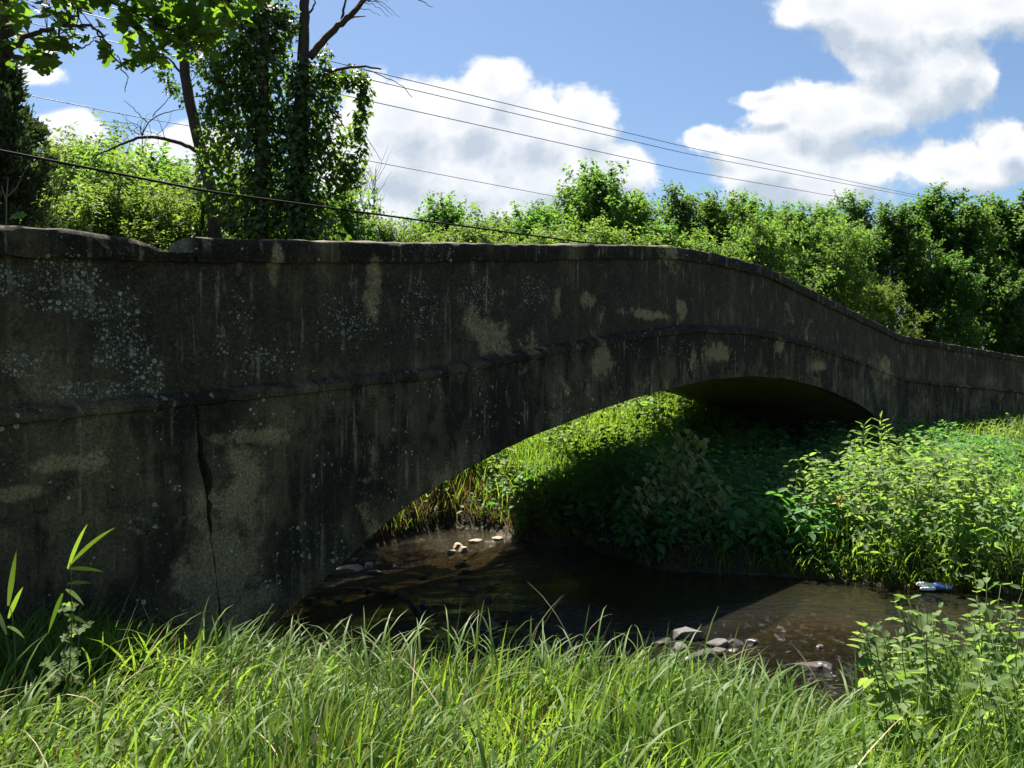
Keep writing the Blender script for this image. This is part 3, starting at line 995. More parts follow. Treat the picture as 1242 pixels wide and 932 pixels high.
GL = 'pale green weeds by the far water edge in the sun'
LL_ = 'pale green leafy weed in the sun at the far water edge'
lit = [make_weed('leafy_weed', LL_, 'weed', .95, 8, .55, .12, .62, .085, 'oval', M_WEED, 31 + k, group=GL, whole=True, bare=.12) for k in range(3)]
spots = pick(40, 2.6, 6.2, 8.6, 13.2, lambda X, Y: far_front(X, Y) & (sn(X, Y)[1] < -1.7) & (X / Y > .335) & (X / Y < .55), .32, r5)
for i, (x, y) in enumerate(spots):
    place(f'l{i % 3}', lit[i % 3], x, y, r5.uniform(0, 6.28), r5.uniform(.75, 1.2))
GM = 'small leafy weeds scattered through the far meadow'
mead = make_weed('leafy_weed', 'yellow green leafy weed standing in the far meadow grass', 'weed', .55, 6, .4, .10, .6, .08, 'oval', M_WEED, 44, group=GM, whole=True)
spots = pick(34, 4.5, 15, 8, 24, lambda X, Y: far_front(X, Y) & (X / Y > .46) & (X / Y < .66), .8, r5)
for i, (x, y) in enumerate(spots):
    place('m', mead, x, y, r5.uniform(0, 6.28), r5.uniform(.8, 1.4))
GB = 'leafy weeds on the bank beyond the arch'
bey = make_weed('leafy_weed', 'bright leafy weed on the bank seen through the arch', 'weed', .7, 7, .55, .13, .6, .08, 'oval', M_WEED, 47, group=GB, whole=True)
spots = pick(110, -5, 5, 12.0, 24, lambda X, Y: beyond(X, Y) & (sn(X, Y)[1] > W - .6) & (stream(X, Y)[0] > .5) & (X / Y > -.14) & (X / Y < .23), .42, r5)
for i, (x, y) in enumerate(spots):
    place('b', bey, x, y, r5.uniform(0, 6.28), r5.uniform(.8, 1.5))

# tall narrow-leaved stems against the wall
tw = make_weed('tall_weed', 'tallest narrow leaved weed spike before the dark bridge wall', 'weed', 1.5, 1, 0, .20, .19, .05, 'lance', M_WEED, 61, lean=.02, droop=.3, pairs=2, bare=.3, stem_r=.006)
for i, (px, top, Yv, lb) in enumerate([(1071, 491, 11.2, 'tallest narrow leaved weed spike before the dark bridge wall'),
                                       (1050, 500, 11.0, 'second tallest narrow leaved weed spike, just left of the tallest one'),
                                       (1034, 526, 10.9, 'short narrow leaved weed spike leftmost in its clump by the wall'),
                                       (1086, 520, 11.4, 'narrow leaved weed spike just right of the tallest one')]):
    x = (px - 621) / F * Yv
    gz = float(ground_z(x, Yv))
    h = CAMZ + (453 - top) / F * Yv - gz
    place('tw', tw, x, Yv, 1.3 * i, h / 1.5, lb)

# yellowing plant among the far weeds
yw = make_weed('yellowing_weed', 'weed with bright yellow dying leaves among the far green weeds', 'weed', .26, 2, .10, .065, .55, .08, 'oval', M_YEL, 71)
p = at(1022, 600, 8.95)
yw.location = (p[0], p[1] - .02, p[2] - .12)

# near right: broad leaves at the edge of the water
GN = 'broad leaved weeds at the right edge of the near bank'
nr = [make_weed('broadleaf_weed', 'broad leaved weed in the clump right of the near bank grass', 'weed', .78, 4, .28, .07, .66, .055, 'oval', M_WEED, 81 + k, group=GN, bare=.2) for k in range(2)]
spots = pick(48, 1.5, 3.2, 2.8, 4.6, lambda X, Y: near_side(X, Y) & (X / Y > .46 + .02 * (4.5 - Y)) & (X / Y < .70), .13, r5)
for i, (x, y) in enumerate(spots):
    place(f'n{i % 2}', nr[i % 2], x, y, r5.uniform(0, 6.28), r5.uniform(.75, 1.15))
sg = make_weed('broadleaf_weed', 'single pale leaved sprig leaning over the riffle from the near bank', 'weed', .74, 3, .10, .085, .68, .05, 'oval', M_WEED, 90, lean=.3, bare=.62)
p = at(1095, 860, 3.9)
place('sg', sg, p[0], 3.9, 2.6, 1.0)
dock = make_weed('dock_plant', 'dock with long wide leaves at the right edge of the near bank', 'weed', .38, 3, .18, .27, .34, .10, 'lance', M_WEED, 95, droop=.45, pairs=2, bare=.1, taper=.1)
place('dk', dock, 1.72, 3.02, .4, .75, 'dock plant with long wide leaves nearest the right frame edge')
place('dk', dock, .25, 2.45, 2.4, .8, 'low dock plant with wide leaves amid the near bank grass')

# creeping sapling with drooping lobed brownish leaves under the arch
sap = empty('drooping_sapling', at(822, 655, 10.2))
tag(sap, 'sapling with drooping brownish lobed leaves in the shade below the arch', 'sapling')
r6 = np.random.default_rng(16)
st, lf = [], []
so_ = np.array(sap.location)
for k, (ax, ay, bx, by, cx, cy) in enumerate([(822, 655, 815, 590, 845, 540), (822, 655, 800, 600, 800, 555), (822, 655, 835, 590, 868, 575), (822, 655, 850, 600, 872, 600), (822, 655, 812, 620, 835, 640),
                                               (822, 655, 790, 610, 775, 590), (822, 655, 830, 560, 830, 530)]):
    dY = r6.uniform(-.35, .35)
    pts = np.array([at(ax, ay, 10.2), at(bx, by, 10.2 + dY), at(cx, cy, 10.2 + dY * 1.6)]) - so_
    t = np.linspace(0, 1, 9)[:, None]
    path = pts[0] * (1 - t) ** 2 + 2 * pts[1] * t * (1 - t) + pts[2] * t ** 2
    build('stem', [tube(path, np.linspace(.010, .003, 9), 5)], M_WOOD, sap, smooth=True)
    for q in range(52):
        f = r6.uniform(.3, 1)
        b = np.array([np.interp(f, t[:, 0], path[:, i]) for i in range(3)]) + r6.normal(0, .09, 3)
        az = r6.uniform(0, 6.28)
        lf.append(leaves(b[None], [[math.cos(az) * .7, math.sin(az) * .7 - .25, -.85]], [[math.cos(az) * .6, math.sin(az) * .6 - .5, .9]], r6.uniform(.07, .13), r6.uniform(.055, .085), 'lobed'))
build('foliage', lf, M_BROWN, sap)

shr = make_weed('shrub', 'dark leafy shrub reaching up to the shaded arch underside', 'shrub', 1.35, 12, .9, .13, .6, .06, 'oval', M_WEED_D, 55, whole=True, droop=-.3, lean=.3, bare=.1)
for i, (px, py, Yv, sc, lb) in enumerate([(775, 640, 12.4, 1.1, 'tallest dark shrub left of the brown leaved sapling under the arch'), (752, 640, 12.0, .8, 'dark shrub at the left end of the leafy mass under the arch'),
                                          (806, 640, 11.3, .95, 'dark shrub directly behind the brown leaved sapling'), (870, 640, 11.2, .75, 'low dark shrub right of the brown leaved sapling'),
                                          (725, 640, 11.2, .5, 'low dark shrub by the water under the arch')]):
    place('shr', shr, (px - 621) / F * Yv, Yv, i * 1.9, sc, lb)

# left: reed stalk with a climbing vine, by the wing wall
def reed(name, label, px, base_py, Yv, tips, seed):
    b = at(px, base_py, Yv)
    b[2] = float(ground_z(b[0], b[1]))
    root = empty(name, b)
    tag(root, label, 'reed')
    r = np.random.default_rng(seed)
    top = at(*tips[0][:2], Yv)
    t = np.linspace(0, 1, 8)[:, None]
    path = (top - b)[None] * t * np.array([1, 1, 1]) + np.array([.03, 0, 0]) * np.sin(t * 3)
    build('stem', [tube(path, np.linspace(.005, .002, 8), 5)], M_STEM, root, smooth=True)
    ch = []
    for (sx, sy, ex, ey, wd) in tips[1:]:
        s0, e0 = at(sx, sy, Yv) - b, at(ex, ey, Yv + r.uniform(-.15, .1)) - b
        u = np.linspace(0, 1, 9)[:, None]
        mid = (s0 + e0) / 2 + np.array([0, 0, .10 * np.linalg.norm(e0 - s0)])
        C = s0 * (1 - u) ** 2 + 2 * mid * u * (1 - u) + e0 * u ** 2
        side = unit(np.cross(unit(e0 - s0), np.array([.3, -.8, .5])))
        hw = wd * np.interp(u[:, 0], [0, .3, .7, 1], [.4, 1, .7, .02])[:, None] / 2
        V = np.stack([C + side * hw, C - side * hw], 1).reshape(-1, 3)
        k = np.arange(8)
        ch.append((V, [np.stack([2 * k, 2 * k + 1, 2 * k + 3, 2 * k + 2], -1)]))
    build('blade', ch, M_GRASS, root, smooth=True)
    return root, b


rd, b = reed('reed_stalk', 'tall reed stalk with vine leaves before the left wing wall', 72, 800, 3.85,
             [(84, 676), (82, 690, 106, 636, .02), (84, 686, 140, 640, .022), (83, 690, 126, 694, .02), (82, 708, 112, 708, .018), (80, 715, 102, 735, .02), (76, 720, 58, 770, .02), (78, 745, 110, 760, .018)], 3)
r8 = np.random.default_rng(8)
V_, n = [], 46
f = r8.uniform(.25, .98, n)
pp = np.stack([np.interp(f, [0, 1], [0, 12 / F * 4.1]), np.zeros(n), f * .62], -1) + r8.normal(0, .035, (n, 3))
az = r8.uniform(0, 6.28, n)
build('vine', [leaves(pp, np.stack([np.cos(az), np.sin(az), -.5 + 0 * az], -1), np.stack([np.cos(az) * .5, np.sin(az) * .5 - .5, .8 + 0 * az], -1), r8.uniform(.03, .065, n), r8.uniform(.03, .055, n), 'lobed')], M_WEED, rd)
reed('reed_stalk', 'short reed at the left frame edge before the wing wall', 8, 800, 3.8, [(12, 735), (10, 735, 20, 668, .024), (10, 750, 28, 712, .022), (8, 770, -10, 730, .02), (9, 760, 30, 775, .015)], 4)

# small sprout behind the left coping
b = at(12, 262, 5.75)
spr = empty('sprout', (b[0], b[1], 2.0))
tag(spr, 'bare pale twig with one bright green leaf behind the left coping', 'sprout')
b0 = np.array([b[0], b[1], 2.0])
tw_ = [np.array([at(5, 262, 5.75) * [1, 1, 0] + [0, 0, 2.0], at(8, 240, 5.75), at(20, 228, 5.75), at(32, 203, 5.75)]), np.array([at(8, 240, 5.75), at(10, 215, 5.75)]), np.array([at(8, 246, 5.75), at(2, 225, 5.75)])]
for q in tw_:
    build('stem', [tube(q - b0, np.linspace(.006, .002, len(q)), 5)], M_BARKP, spr, smooth=True)
build('leaf', [leaves([at(13, 264, 5.7) - b0, at(30, 263, 5.72) - b0], [[1, -.1, .15], [-.8, .1, .3]], [[0, -.7, .7], [0, -.8, .5]], [.12, .08], [.07, .05], 'lobed')], M_SYC, spr)


# ------------------------------------------------------------------ trees
def tree_meshes(seed, h, cr, base, nl, nshoot, nleaf, L, ratio, up, shape='diamond', r0=.11, env=.9, sl=(.35, .8), clump=.0):
    r = np.random.default_rng(seed)
    tubes, sh_o, sh_d = [], [], []
    k = 9
    t = np.linspace(0, 1, k)
    wand = np.cumsum(r.normal(0, .035 * h / 8, (k, 2)), 0)
    wand[0] = 0
    tr = np.stack([wand[:, 0], wand[:, 1], t * h * .95 - .15], -1)
    tubes.append(tube(tr, r0 * (1 - t) ** .8 + .012, 7))
    for i in range(nl):
        f = base + (1 - base) * (i + r.random()) / nl * .97
        g = (f - base) / (1 - base)
        o = np.array([np.interp(f, t, tr[:, q]) for q in range(3)])
        az = i * 2.4 + r.normal(0, .4)
        el = R(22 + 48 * g + r.normal(0, 9))
        ln = cr * (math.sin(math.pi * (.16 + .74 * g)) ** env) * r.uniform(.72, 1.12)
        ln = max(ln, .35)
        d = np.array([math.cos(az) * math.cos(el), math.sin(az) * math.cos(el), math.sin(el)])
        u = np.linspace(0, 1, 6)[:, None]
        lp = o + d * ln * u + np.array([0, 0, up * ln]) * u ** 2 + np.cumsum(r.normal(0, .03 * ln, (6, 3)), 0) * u
        lr = max(.012, .32 * r0 * (1 - g * .6))
        tubes.append(tube(lp, np.linspace(lr, .006, 6), 5))
        m = max(3, int(nshoot / nl * (.4 + 1.2 * math.sin(math.pi * (.1 + .8 * g)))))
        for q in range(m):
            fu = r.uniform(.25, 1) ** .8
            so = np.array([np.interp(fu, u[:, 0], lp[:, w]) for w in range(3)])
            dd = unit(d * .7 + r.normal(0, .62, 3) + np.array([0, 0, up * .9]))
            off = r.uniform(.1, .38) * ln * (1.15 - fu * .5)
            if q % 3 == 0:
                tubes.append(tube(np.array([so, so + dd * off * .6 + r.normal(0, .03, 3), so + dd * off]), [.008, .005, .003], 4, False))
            sh_o.append(so + dd * off * r.uniform(.5, 1))
            sh_d.append(unit(dd + np.array([0, 0, up * .5])))
    for q in range(max(8, nshoot // 25)):                      # leader shoots
        f = r.uniform(.86, 1.0)
        sh_o.append(np.array([np.interp(f, t, tr[:, w]) for w in range(3)]) + r.normal(0, .12, 3))
        sh_d.append(unit(np.array([0, 0, 1]) + r.normal(0, .35, 3)))
    O, Dd = np.array(sh_o), np.array(sh_d)
    n = len(O)
    sln = r.uniform(*sl, n)
    ff = r.uniform(0, 1, (n, nleaf))
    B = O[:, None] + Dd[:, None] * (ff * sln[:, None])[..., None] + r.normal(0, .05, (n, nleaf, 3))
    a = r.normal(0, 1, (n, nleaf, 3))
    side = unit(a - (a * Dd[:, None]).sum(-1, keepdims=True) * Dd[:, None])
    LD = unit(side + Dd[:, None] * .55 + np.array([0, 0, -.25]))
    NN = np.array([0, 0, 1.0]) + r.normal(0, .45, (n, nleaf, 3)) + side * .25
    LL = L * r.uniform(.65, 1.2, (n, nleaf))
    V, Fs = leaves(B.reshape(-1, 3), LD.reshape(-1, 3), NN.reshape(-1, 3), LL.ravel(), LL.ravel() * ratio, shape)
    return tubes, (V, Fs)


def make_tree(name, label, mat, bark, *a, cat='tree', **k):
    root = empty(name)
    tag(root, label, cat)
    tb, lv = tree_meshes(*a, **k)
    build('trunk', tb, bark, root, smooth=True)
    build('crown', [lv], mat, root, smooth=False)
    root['h'] = a[1]
    return root


TA = make_tree('young_tree', '', M_TREE, M_BARK, 101, 8, 2.3, .08, 36, 780, 20, .165, .62, .35)
TB = make_tree('young_tree', '', M_TREE, M_BARK, 102, 8, 1.9, .08, 36, 700, 20, .165, .58, .65, env=.7)
TC = make_tree('bushy_tree', '', M_TREE_Y, M_BARK, 103, 7, 2.7, .06, 38, 880, 19, .15, .5, .25)
M_TREE_D = leaf_mat('dark_tree_leaves', [(.036, .08, .022), (.055, .112, .028), (.072, .138, .034), (.095, .165, .04)], .46, (2.1, 2.2, .9), .55, .25, .6)
TD = make_tree('dense_tree', '', M_TREE_D, M_BARK, 104, 9, 3.0, .06, 42, 1000, 18, .22, .6, .4)
TREES = [
    # proto, px, top py, distance, label
    (TC, 470, 266, 23, 'low yellowish bush tree just right of the ivy covered trunks'),
    (TA, 541, 240, 24, 'small pointed tree alone above the left middle of the parapet'),
    (TA, 512, 268, 27, 'low rounded tree between the yellowish bush and the small pointed tree'),
    (TA, 600, 268, 24, 'low dark tree right of the small pointed tree'),
    (TA, 652, 250, 26, 'broad tree left of the tallest tree behind the parapet'),
    (TA, 725, 204, 27, 'tallest pointed tree in the row behind the bridge'),
    (TB, 697, 226, 30, 'slim tree tucked behind the left side of the tallest tree'),
    (TA, 772, 240, 28, 'leafy tree against the right side of the tallest tree'),
    (TB, 828, 236, 31, 'pointed tree with two leaders above the flat top of the bridge'),
    (TA, 862, 238, 33, 'leafy tree above the start of the falling parapet'),
    (TA, 800, 270, 26, 'low leafy tree filling the gap right of the tallest tree'),
    (TB, 905, 242, 34, 'pointed tree above the middle of the falling parapet'),
    (TC, 925, 268, 31, 'light green bushy tree beside the falling parapet'),
    (TA, 965, 252, 37, 'broad tree behind the light green bushy tree'),
    (TC, 1015, 272, 35, 'bright yellow green bushy tree by the low end of the parapet'),
    (TB, 1040, 243, 42, 'pointed tree behind the bright yellow green bush'),
    (TD, 1085, 262, 40, 'dense tree beside the bright yellow green bush'),
    (TD, 1130, 243, 45, 'tall dense dark tree under the end of the wires'),
    (TA, 1175, 248, 44, 'tree with a pointed top right of the tall dense dark tree'),
    (TD, 1205, 252, 47, 'wide dense tree near the right edge of the row'),
    (TD, 1255, 248, 46, 'dense tree cut by the right edge of the picture'),
    (TD, 1150, 318, 39, 'low shady tree in front of the tall dense dark tree'),
    (TD, 1222, 330, 41, 'low dark tree over the far end of the wing wall'),
    (TC, 1062, 345, 36, 'low bright bush leaning on the falling parapet'),
    (TD, 1320, 250, 46, 'dense tree beyond the right edge of the picture'),
    (TC, 102, 172, 23, 'light green feathery tree right of the dark cedar'),
    (TC, 152, 192, 21, 'yellow green bushy tree between cedar and leaning trunk'),
    (TA, 196, 186, 24, 'darker rounded tree just left of the leaning trunk'),
    (TC, 120, 226, 19, 'low yellow green bush in front of the feathery tree'),
    (TC, 205, 232, 19, 'low bush at the foot of the leaning trunk'),
    (TA, 60, 205, 24, 'leafy tree half hidden behind the dark cedar'),
    (TA, 250, 220, 24, 'leafy tree behind the leaning trunk'),
    (TC, 292, 205, 22, 'sunny light green tree behind the left ivy trunk'),
    (TA, 415, 226, 21, 'small rounded tree right of the ivy column'),
    (TA, 342, 235, 21, 'leafy tree behind the ivy covered trunks'),
    (TC, 565, 274, 22, 'low bright shrub behind the left middle of the parapet'),
    (TC, 670, 280, 23, 'low bright shrub below the broad tree'),
    (TC, 745, 278, 24, 'low bright shrub at the foot of the tallest tree'),
    (TA, 615, 262, 33, 'distant leafy tree showing between the low trees left of the tallest tree'),
    (TA, 668, 248, 36, 'distant leafy tree just left of the slim tree'),
    (TD, 760, 250, 38, 'distant dark tree seen over the tree right of the tallest one'),
    (TA, 880, 250, 42, 'distant leafy tree filling the gap above the falling parapet'),
    (TA, 935, 250, 44, 'distant leafy tree behind the light green bushy tree'),
    (TA, 1000, 250, 47, 'distant leafy tree behind the bright yellow green bush'),
    (TC, 850, 290, 26, 'low bright shrub behind the flat top of the bridge'),
]
seen_t = {}
for i, (pt, px, top, Yv, lb) in enumerate(TREES):
    x = (px - 621) / F * Yv
    gz = min(float(ground_z(x, Yv)), 3.0)
    s_, n_ = sn(x, Yv)
    if n_ < road_n(s_) + 2.3:
        print('TREE NEAR ROAD', lb, round(float(s_), 1), round(float(n_), 1))
    if float(stream(x, Yv)[0]) < .3:
        print('TREE IN WATER', lb)
    h = CAMZ + (453 - top) / F * Yv - gz
    sc = h / (pt['h'] + .7)
    loc = (x, Yv, gz - .1)
    wide = sc * (1.25 if h < 5 else 1.0)
    if id(pt) not in seen_t:
        seen_t[id(pt)] = 1
        o = pt
        o.location, o.rotation_euler = loc, (0, 0, i * 1.7)
        o['label'] = lb
    else:
        o = copy_thing(pt, loc, i * 1.7, 1, lb)
    o.scale = (wide, wide, sc)
    o['group'] = 'trees behind the bridge'
for pt in (TA, TB, TC, TD):
    del pt['h']
for o in list(col.objects):
    if 'h' in o.keys():
        del o['h']

# ---- ivy-covered twin-trunk tree
IV = 17.0
base = at(345, 300, IV)
gz = float(ground_z(base[0], IV))
ivy = empty('ivy_covered_tree', (base[0], IV, gz))
tag(ivy, 'tall twin trunk tree smothered in dark ivy with dead upper limbs', 'tree')
io = np.array(ivy.location)
r9 = np.random.default_rng(99)


def pxpath(pts, Yv, o, dY=0.0):
    out = []
    for i, q in enumerate(pts):
        Y_ = Yv + (q[2] if len(q) > 2 else dY * i / max(1, len(pts) - 1))
        out.append(at(q[0], q[1], Y_) - o)
    return np.array(out)


def dens_path(P, k=4):
    t = np.linspace(0, len(P) - 1, (len(P) - 1) * k + 1)
    return np.stack([np.interp(t, np.arange(len(P)), P[:, i]) for i in range(3)], -1)


def px_tube(pts, r0, r1, Yv, o, dY=0.0, wob=.02):
    P = dens_path(pxpath(pts, Yv, o, dY))
    for _ in range(3):
        P[1:-1] = P[1:-1] * .5 + (P[:-2] + P[2:]) * .25
    P[1:-1] += r9.normal(0, wob * .4, P[1:-1].shape)
    return tube(P, np.linspace(r0, r1, len(P)), 6)


T1 = [(318, 330), (316, 200), (320, 100), (322, 0), (318, -90)]
T2 = [(362, 330), (360, 200), (366, 100), (369, 40), (370, 0), (376, -100), (380, -160)]
tubes = [px_tube([(318, 420)] + T1, .16, .07, IV, io), px_tube([(362, 420)] + T2, .18, .06, IV, io, .3),
         px_tube([(375, 70), (395, 45), (415, 28), (432, 12), (447, -8)], .08, .045, IV, io, -.5),
         px_tube([(415, 28), (416, 14), (424, -12)], .03, .02, IV, io, -.3), px_tube([(420, 24), (435, 20), (443, 20)], .02, .008, IV, io, -.3),
         px_tube([(385, 92), (410, 84), (440, 80), (462, 84)], .04, .016, IV, io, -.6), px_tube([(440, 84), (465, 92), (485, 102), (500, 118)], .012, .006, IV, io, -.5),
         px_tube([(372, 20), (382, 8), (380, -8)], .025, .01, IV, io), px_tube([(316, 130), (290, 125), (262, 122)], .04, .015, IV, io, .6),
         px_tube([(316, 170), (300, 120), (292, 90), (270, 70)], .05, .015, IV, io, .5), px_tube([(436, 150), (450, 175), (462, 195)], .008, .004, IV, io, -.5),
         px_tube([(322, 60), (300, 30), (285, 5)], .04, .02, IV, io, .3), px_tube([(366, 110), (392, 120), (415, 150)], .03, .012, IV, io, -.4)]
for (sx, sy) in ((447, -2), (440, 4), (436, 8), (446, 2), (430, 12)):        # dead twigs
    for q in range(3):
        ex, ey = sx + r9.uniform(5, 40), sy + r9.uniform(-25, 28)
        tubes.append(px_tube([(sx, sy), ((sx + ex) / 2, (sy + ey) / 2 - 6), (ex, ey)], .008, .003, IV - .5, io, r9.uniform(-.8, .4), .03))
tubes.append(px_tube([(447, -8), (490, -14), (512, 3), (525, 9)], .02, .004, IV - .5, io, -.4))
build('trunk', tubes, M_BARK, ivy, smooth=True)
ch, tot = [], 0
# clumps: px centre, half sizes, count, lightness comes from the real sun
CL = [(316, 30, 24, 30, 520), (312, 75, 28, 34, 620), (318, 130, 23, 38, 800), (318, 185, 26, 40, 900), (316, 240, 34, 40, 1000),
      (364, 90, 16, 28, 420), (364, 140, 21, 34, 760), (366, 190, 26, 38, 1000), (368, 240, 40, 38, 1400), (372, 280, 55, 22, 1100),
      (350, 30, 18, 22, 200), (336, 12, 22, 18, 260), (392, 62, 10, 16, 90), (400, 92, 24, 14, 330), (428, 92, 18, 16, 330), (441, 110, 9, 26, 260), (436, 145, 8, 30, 240), (440, 180, 5, 14, 60),
      (396, 130, 14, 26, 160), (398, 170, 16, 30, 260), (408, 215, 16, 26, 300), (425, 200, 14, 20, 130), (286, 60, 24, 30, 330), (272, 90, 24, 30, 330), (262, 120, 22, 18, 230),
      (290, 110, 18, 24, 220), (285, 160, 22, 30, 240), (270, 230, 30, 36, 600), (292, 270, 30, 24, 600), (342, 170, 14, 60, 240), (300, 20, 20, 26, 260)]
for (px, py, rx, ry, nn) in CL:
    nn = int(nn * .62)
    c = at(px, py, IV) - io
    v = unit(r9.normal(0, 1, (nn, 3))) * (r9.random((nn, 1)) ** .45)
    lump = 1 + .35 * vnoise(v[:, 0] * 2 + px, v[:, 1] * 2, v[:, 2] * 2 + py, 1.0)
    B = c + v * lump[:, None] * np.array([rx / F * IV, rx / F * IV * .95, ry / F * IV]) + np.array([0, .1, 0])
    az = np.arctan2(v[:, 1], v[:, 0]) + r9.normal(0, .7, nn)
    D = np.stack([np.cos(az) * .6, np.sin(az) * .6, -.7 + r9.normal(0, .3, nn)], -1)
    NN = np.stack([np.cos(az), np.sin(az), .7 + r9.normal(0, .3, nn)], -1) + r9.normal(0, .3, (nn, 3))
    LL = r9.uniform(.07, .15, nn)
    ch.append(leaves(B, D, NN, LL, LL * .8, 'diamond'))
for (T, y0, y1, nn, ra, rb) in ((T1, 320, 8, 1700, .60, .30), (T2, 320, 70, 1900, .74, .26)):
    py = r9.uniform(y1, y0, nn)
    q = np.array([t_[:2] for t_ in T], float)
    o_ = np.argsort(q[:, 1])
    px = np.interp(py, q[o_, 1], q[o_, 0])
    dY = np.interp(py, [-160, 330], [.3, 0]) if T is T2 else 0 * py
    az = r9.uniform(0, 6.28, nn)
    rad_ = np.interp(py, [y1, y0], [rb, ra]) * (.45 + .6 * r9.random(nn)) * (1 + .75 * vnoise(np.cos(az) * 1.5, np.sin(az) * 1.5, py / 16))
    B = np.stack([(px - 621) / F * IV, IV + dY, CAMZ + (453 - py) / F * IV], -1) - io + np.stack([np.cos(az), np.sin(az), 0 * az], -1) * rad_[:, None]
    D = np.stack([np.cos(az) * .5, np.sin(az) * .5, -.8 + r9.normal(0, .3, nn)], -1)
    NN = np.stack([np.cos(az), np.sin(az), .6 + r9.normal(0, .3, nn)], -1) + r9.normal(0, .35, (nn, 3))
    LL = r9.uniform(.07, .14, nn)
    ch.append(leaves(B, D, NN, LL, LL * .85, 'diamond'))
build('ivy', ch, M_IVY, ivy)
# sparse leaves of the host tree itself
ch = []
for (px, py, rx, ry, nn) in [(265, 95, 30, 36, 300), (285, 45, 26, 30, 240), (275, 135, 26, 30, 220), (292, 175, 26, 40, 200), (385, 165, 22, 50, 240), (405, 205, 24, 30, 160), (340, 120, 16, 60, 160), (300, -20, 60, 30, 700), (420, 170, 18, 30, 120), (255, 60, 26, 34, 260), (258, 150, 22, 26, 200), (300, 95, 18, 60, 260), (342, 60, 14, 50, 220), (398, 110, 20, 30, 200), (428, 215, 22, 26, 200), (262, 190, 26, 26, 260)]:
    nn = int(nn * 1.25)
    c = at(px, py, IV + .3) - io
    B = c + unit(r9.normal(0, 1, (nn, 3))) * (r9.random((nn, 1)) ** .5) * np.array([rx, rx, ry]) / F * IV
    D = r9.normal(0, 1, (nn, 3)) + [0, 0, -.4]
    LL = r9.uniform(.09, .16, nn)
    ch.append(leaves(B, D, r9.normal(0, .5, (nn, 3)) + [0, 0, 1], LL, LL * .6, 'diamond'))
build('crown', ch, M_TREE_Y, ivy)

# ---- leaning trunk with a bare side branch
LV = 18.0
b = at(262, 300, LV)
lean = empty('leaning_tree', (b[0], LV, float(ground_z(b[0], LV))))
tag(lean, 'slim leaning tree with a long bare side branch left of the ivy', 'tree')
lo = np.array(lean.location)
tubes = [px_tube([(264, 400), (262, 290), (256, 230), (243, 178), (231, 130), (224, 90), (223, 50), (232, 10), (240, -40), (238, -110)], .15, .07, LV, lo, 0, .015),
         px_tube([(247, 188), (225, 176), (200, 168), (172, 165), (150, 174), (132, 182), (112, 190)], .05, .012, LV, lo, -.6),
         px_tube([(172, 166), (178, 148), (200, 136), (222, 133)], .016, .006, LV, lo, -.5), px_tube([(178, 148), (165, 135), (150, 122)], .012, .004, LV, lo, -.5),
         px_tube([(185, 142), (205, 118), (215, 112)], .01, .004, LV, lo, -.5), px_tube([(150, 174), (130, 168), (110, 172)], .01, .004, LV, lo, -.5),
         px_tube([(172, 165), (170, 150), (152, 150), (115, 146)], .009, .003, LV, lo, -.5), px_tube([(172, 165), (172, 185), (180, 197)], .01, .004, LV, lo, -.4),
         px_tube([(200, 168), (195, 150), (186, 138)], .009, .003, LV, lo, -.4), px_tube([(160, 168), (156, 182), (150, 195)], .007, .003, LV, lo, -.4),
         px_tube([(256, 230), (247, 250), (240, 300)], .03, .05, LV, lo, .1), px_tube([(224, 95), (205, 70), (185, 60)], .03, .01, LV, lo, .2), px_tube([(224, 60), (250, 30), (270, 10)], .03, .01, LV, lo, .2)]
for q in range(16):
    sx = r9.uniform(150, 205)
    ex, ey = sx + r9.uniform(-40, 30), 155 + r9.uniform(-30, 35)
    tubes.append(px_tube([(sx, 164), ((sx + ex) / 2 + r9.uniform(-6, 6), (164 + ey) / 2), (ex, ey)], .006, .0025, LV - .4, lo, r9.uniform(-.5, .3), .03))
build('trunk', tubes, M_BARK, lean, smooth=True)
ch = []
for (px, py, rx, ry, nn) in [(215, 30, 34, 26, 420), (240, 60, 20, 30, 200), (200, 90, 12, 16, 70), (210, 108, 10, 10, 60), (190, 70, 20, 18, 120), (240, 205, 14, 24, 90), (250, 250, 18, 30, 260), (270, 190, 14, 30, 150), (225, -30, 80, 40, 1500), (222, 120, 6, 12, 30), (250, 282, 24, 14, 260)]:
    c = at(px, py, LV + .2) - lo
    B = c + unit(r9.normal(0, 1, (nn, 3))) * (r9.random((nn, 1)) ** .5) * np.array([rx, rx, ry]) / F * LV
    LL = r9.uniform(.08, .14, nn)
    ch.append(leaves(B, r9.normal(0, 1, (nn, 3)) + [0, 0, -.5], r9.normal(0, .5, (nn, 3)) + [0, 0, 1], LL, LL * .65, 'diamond'))
build('crown', ch, M_IVY, lean)

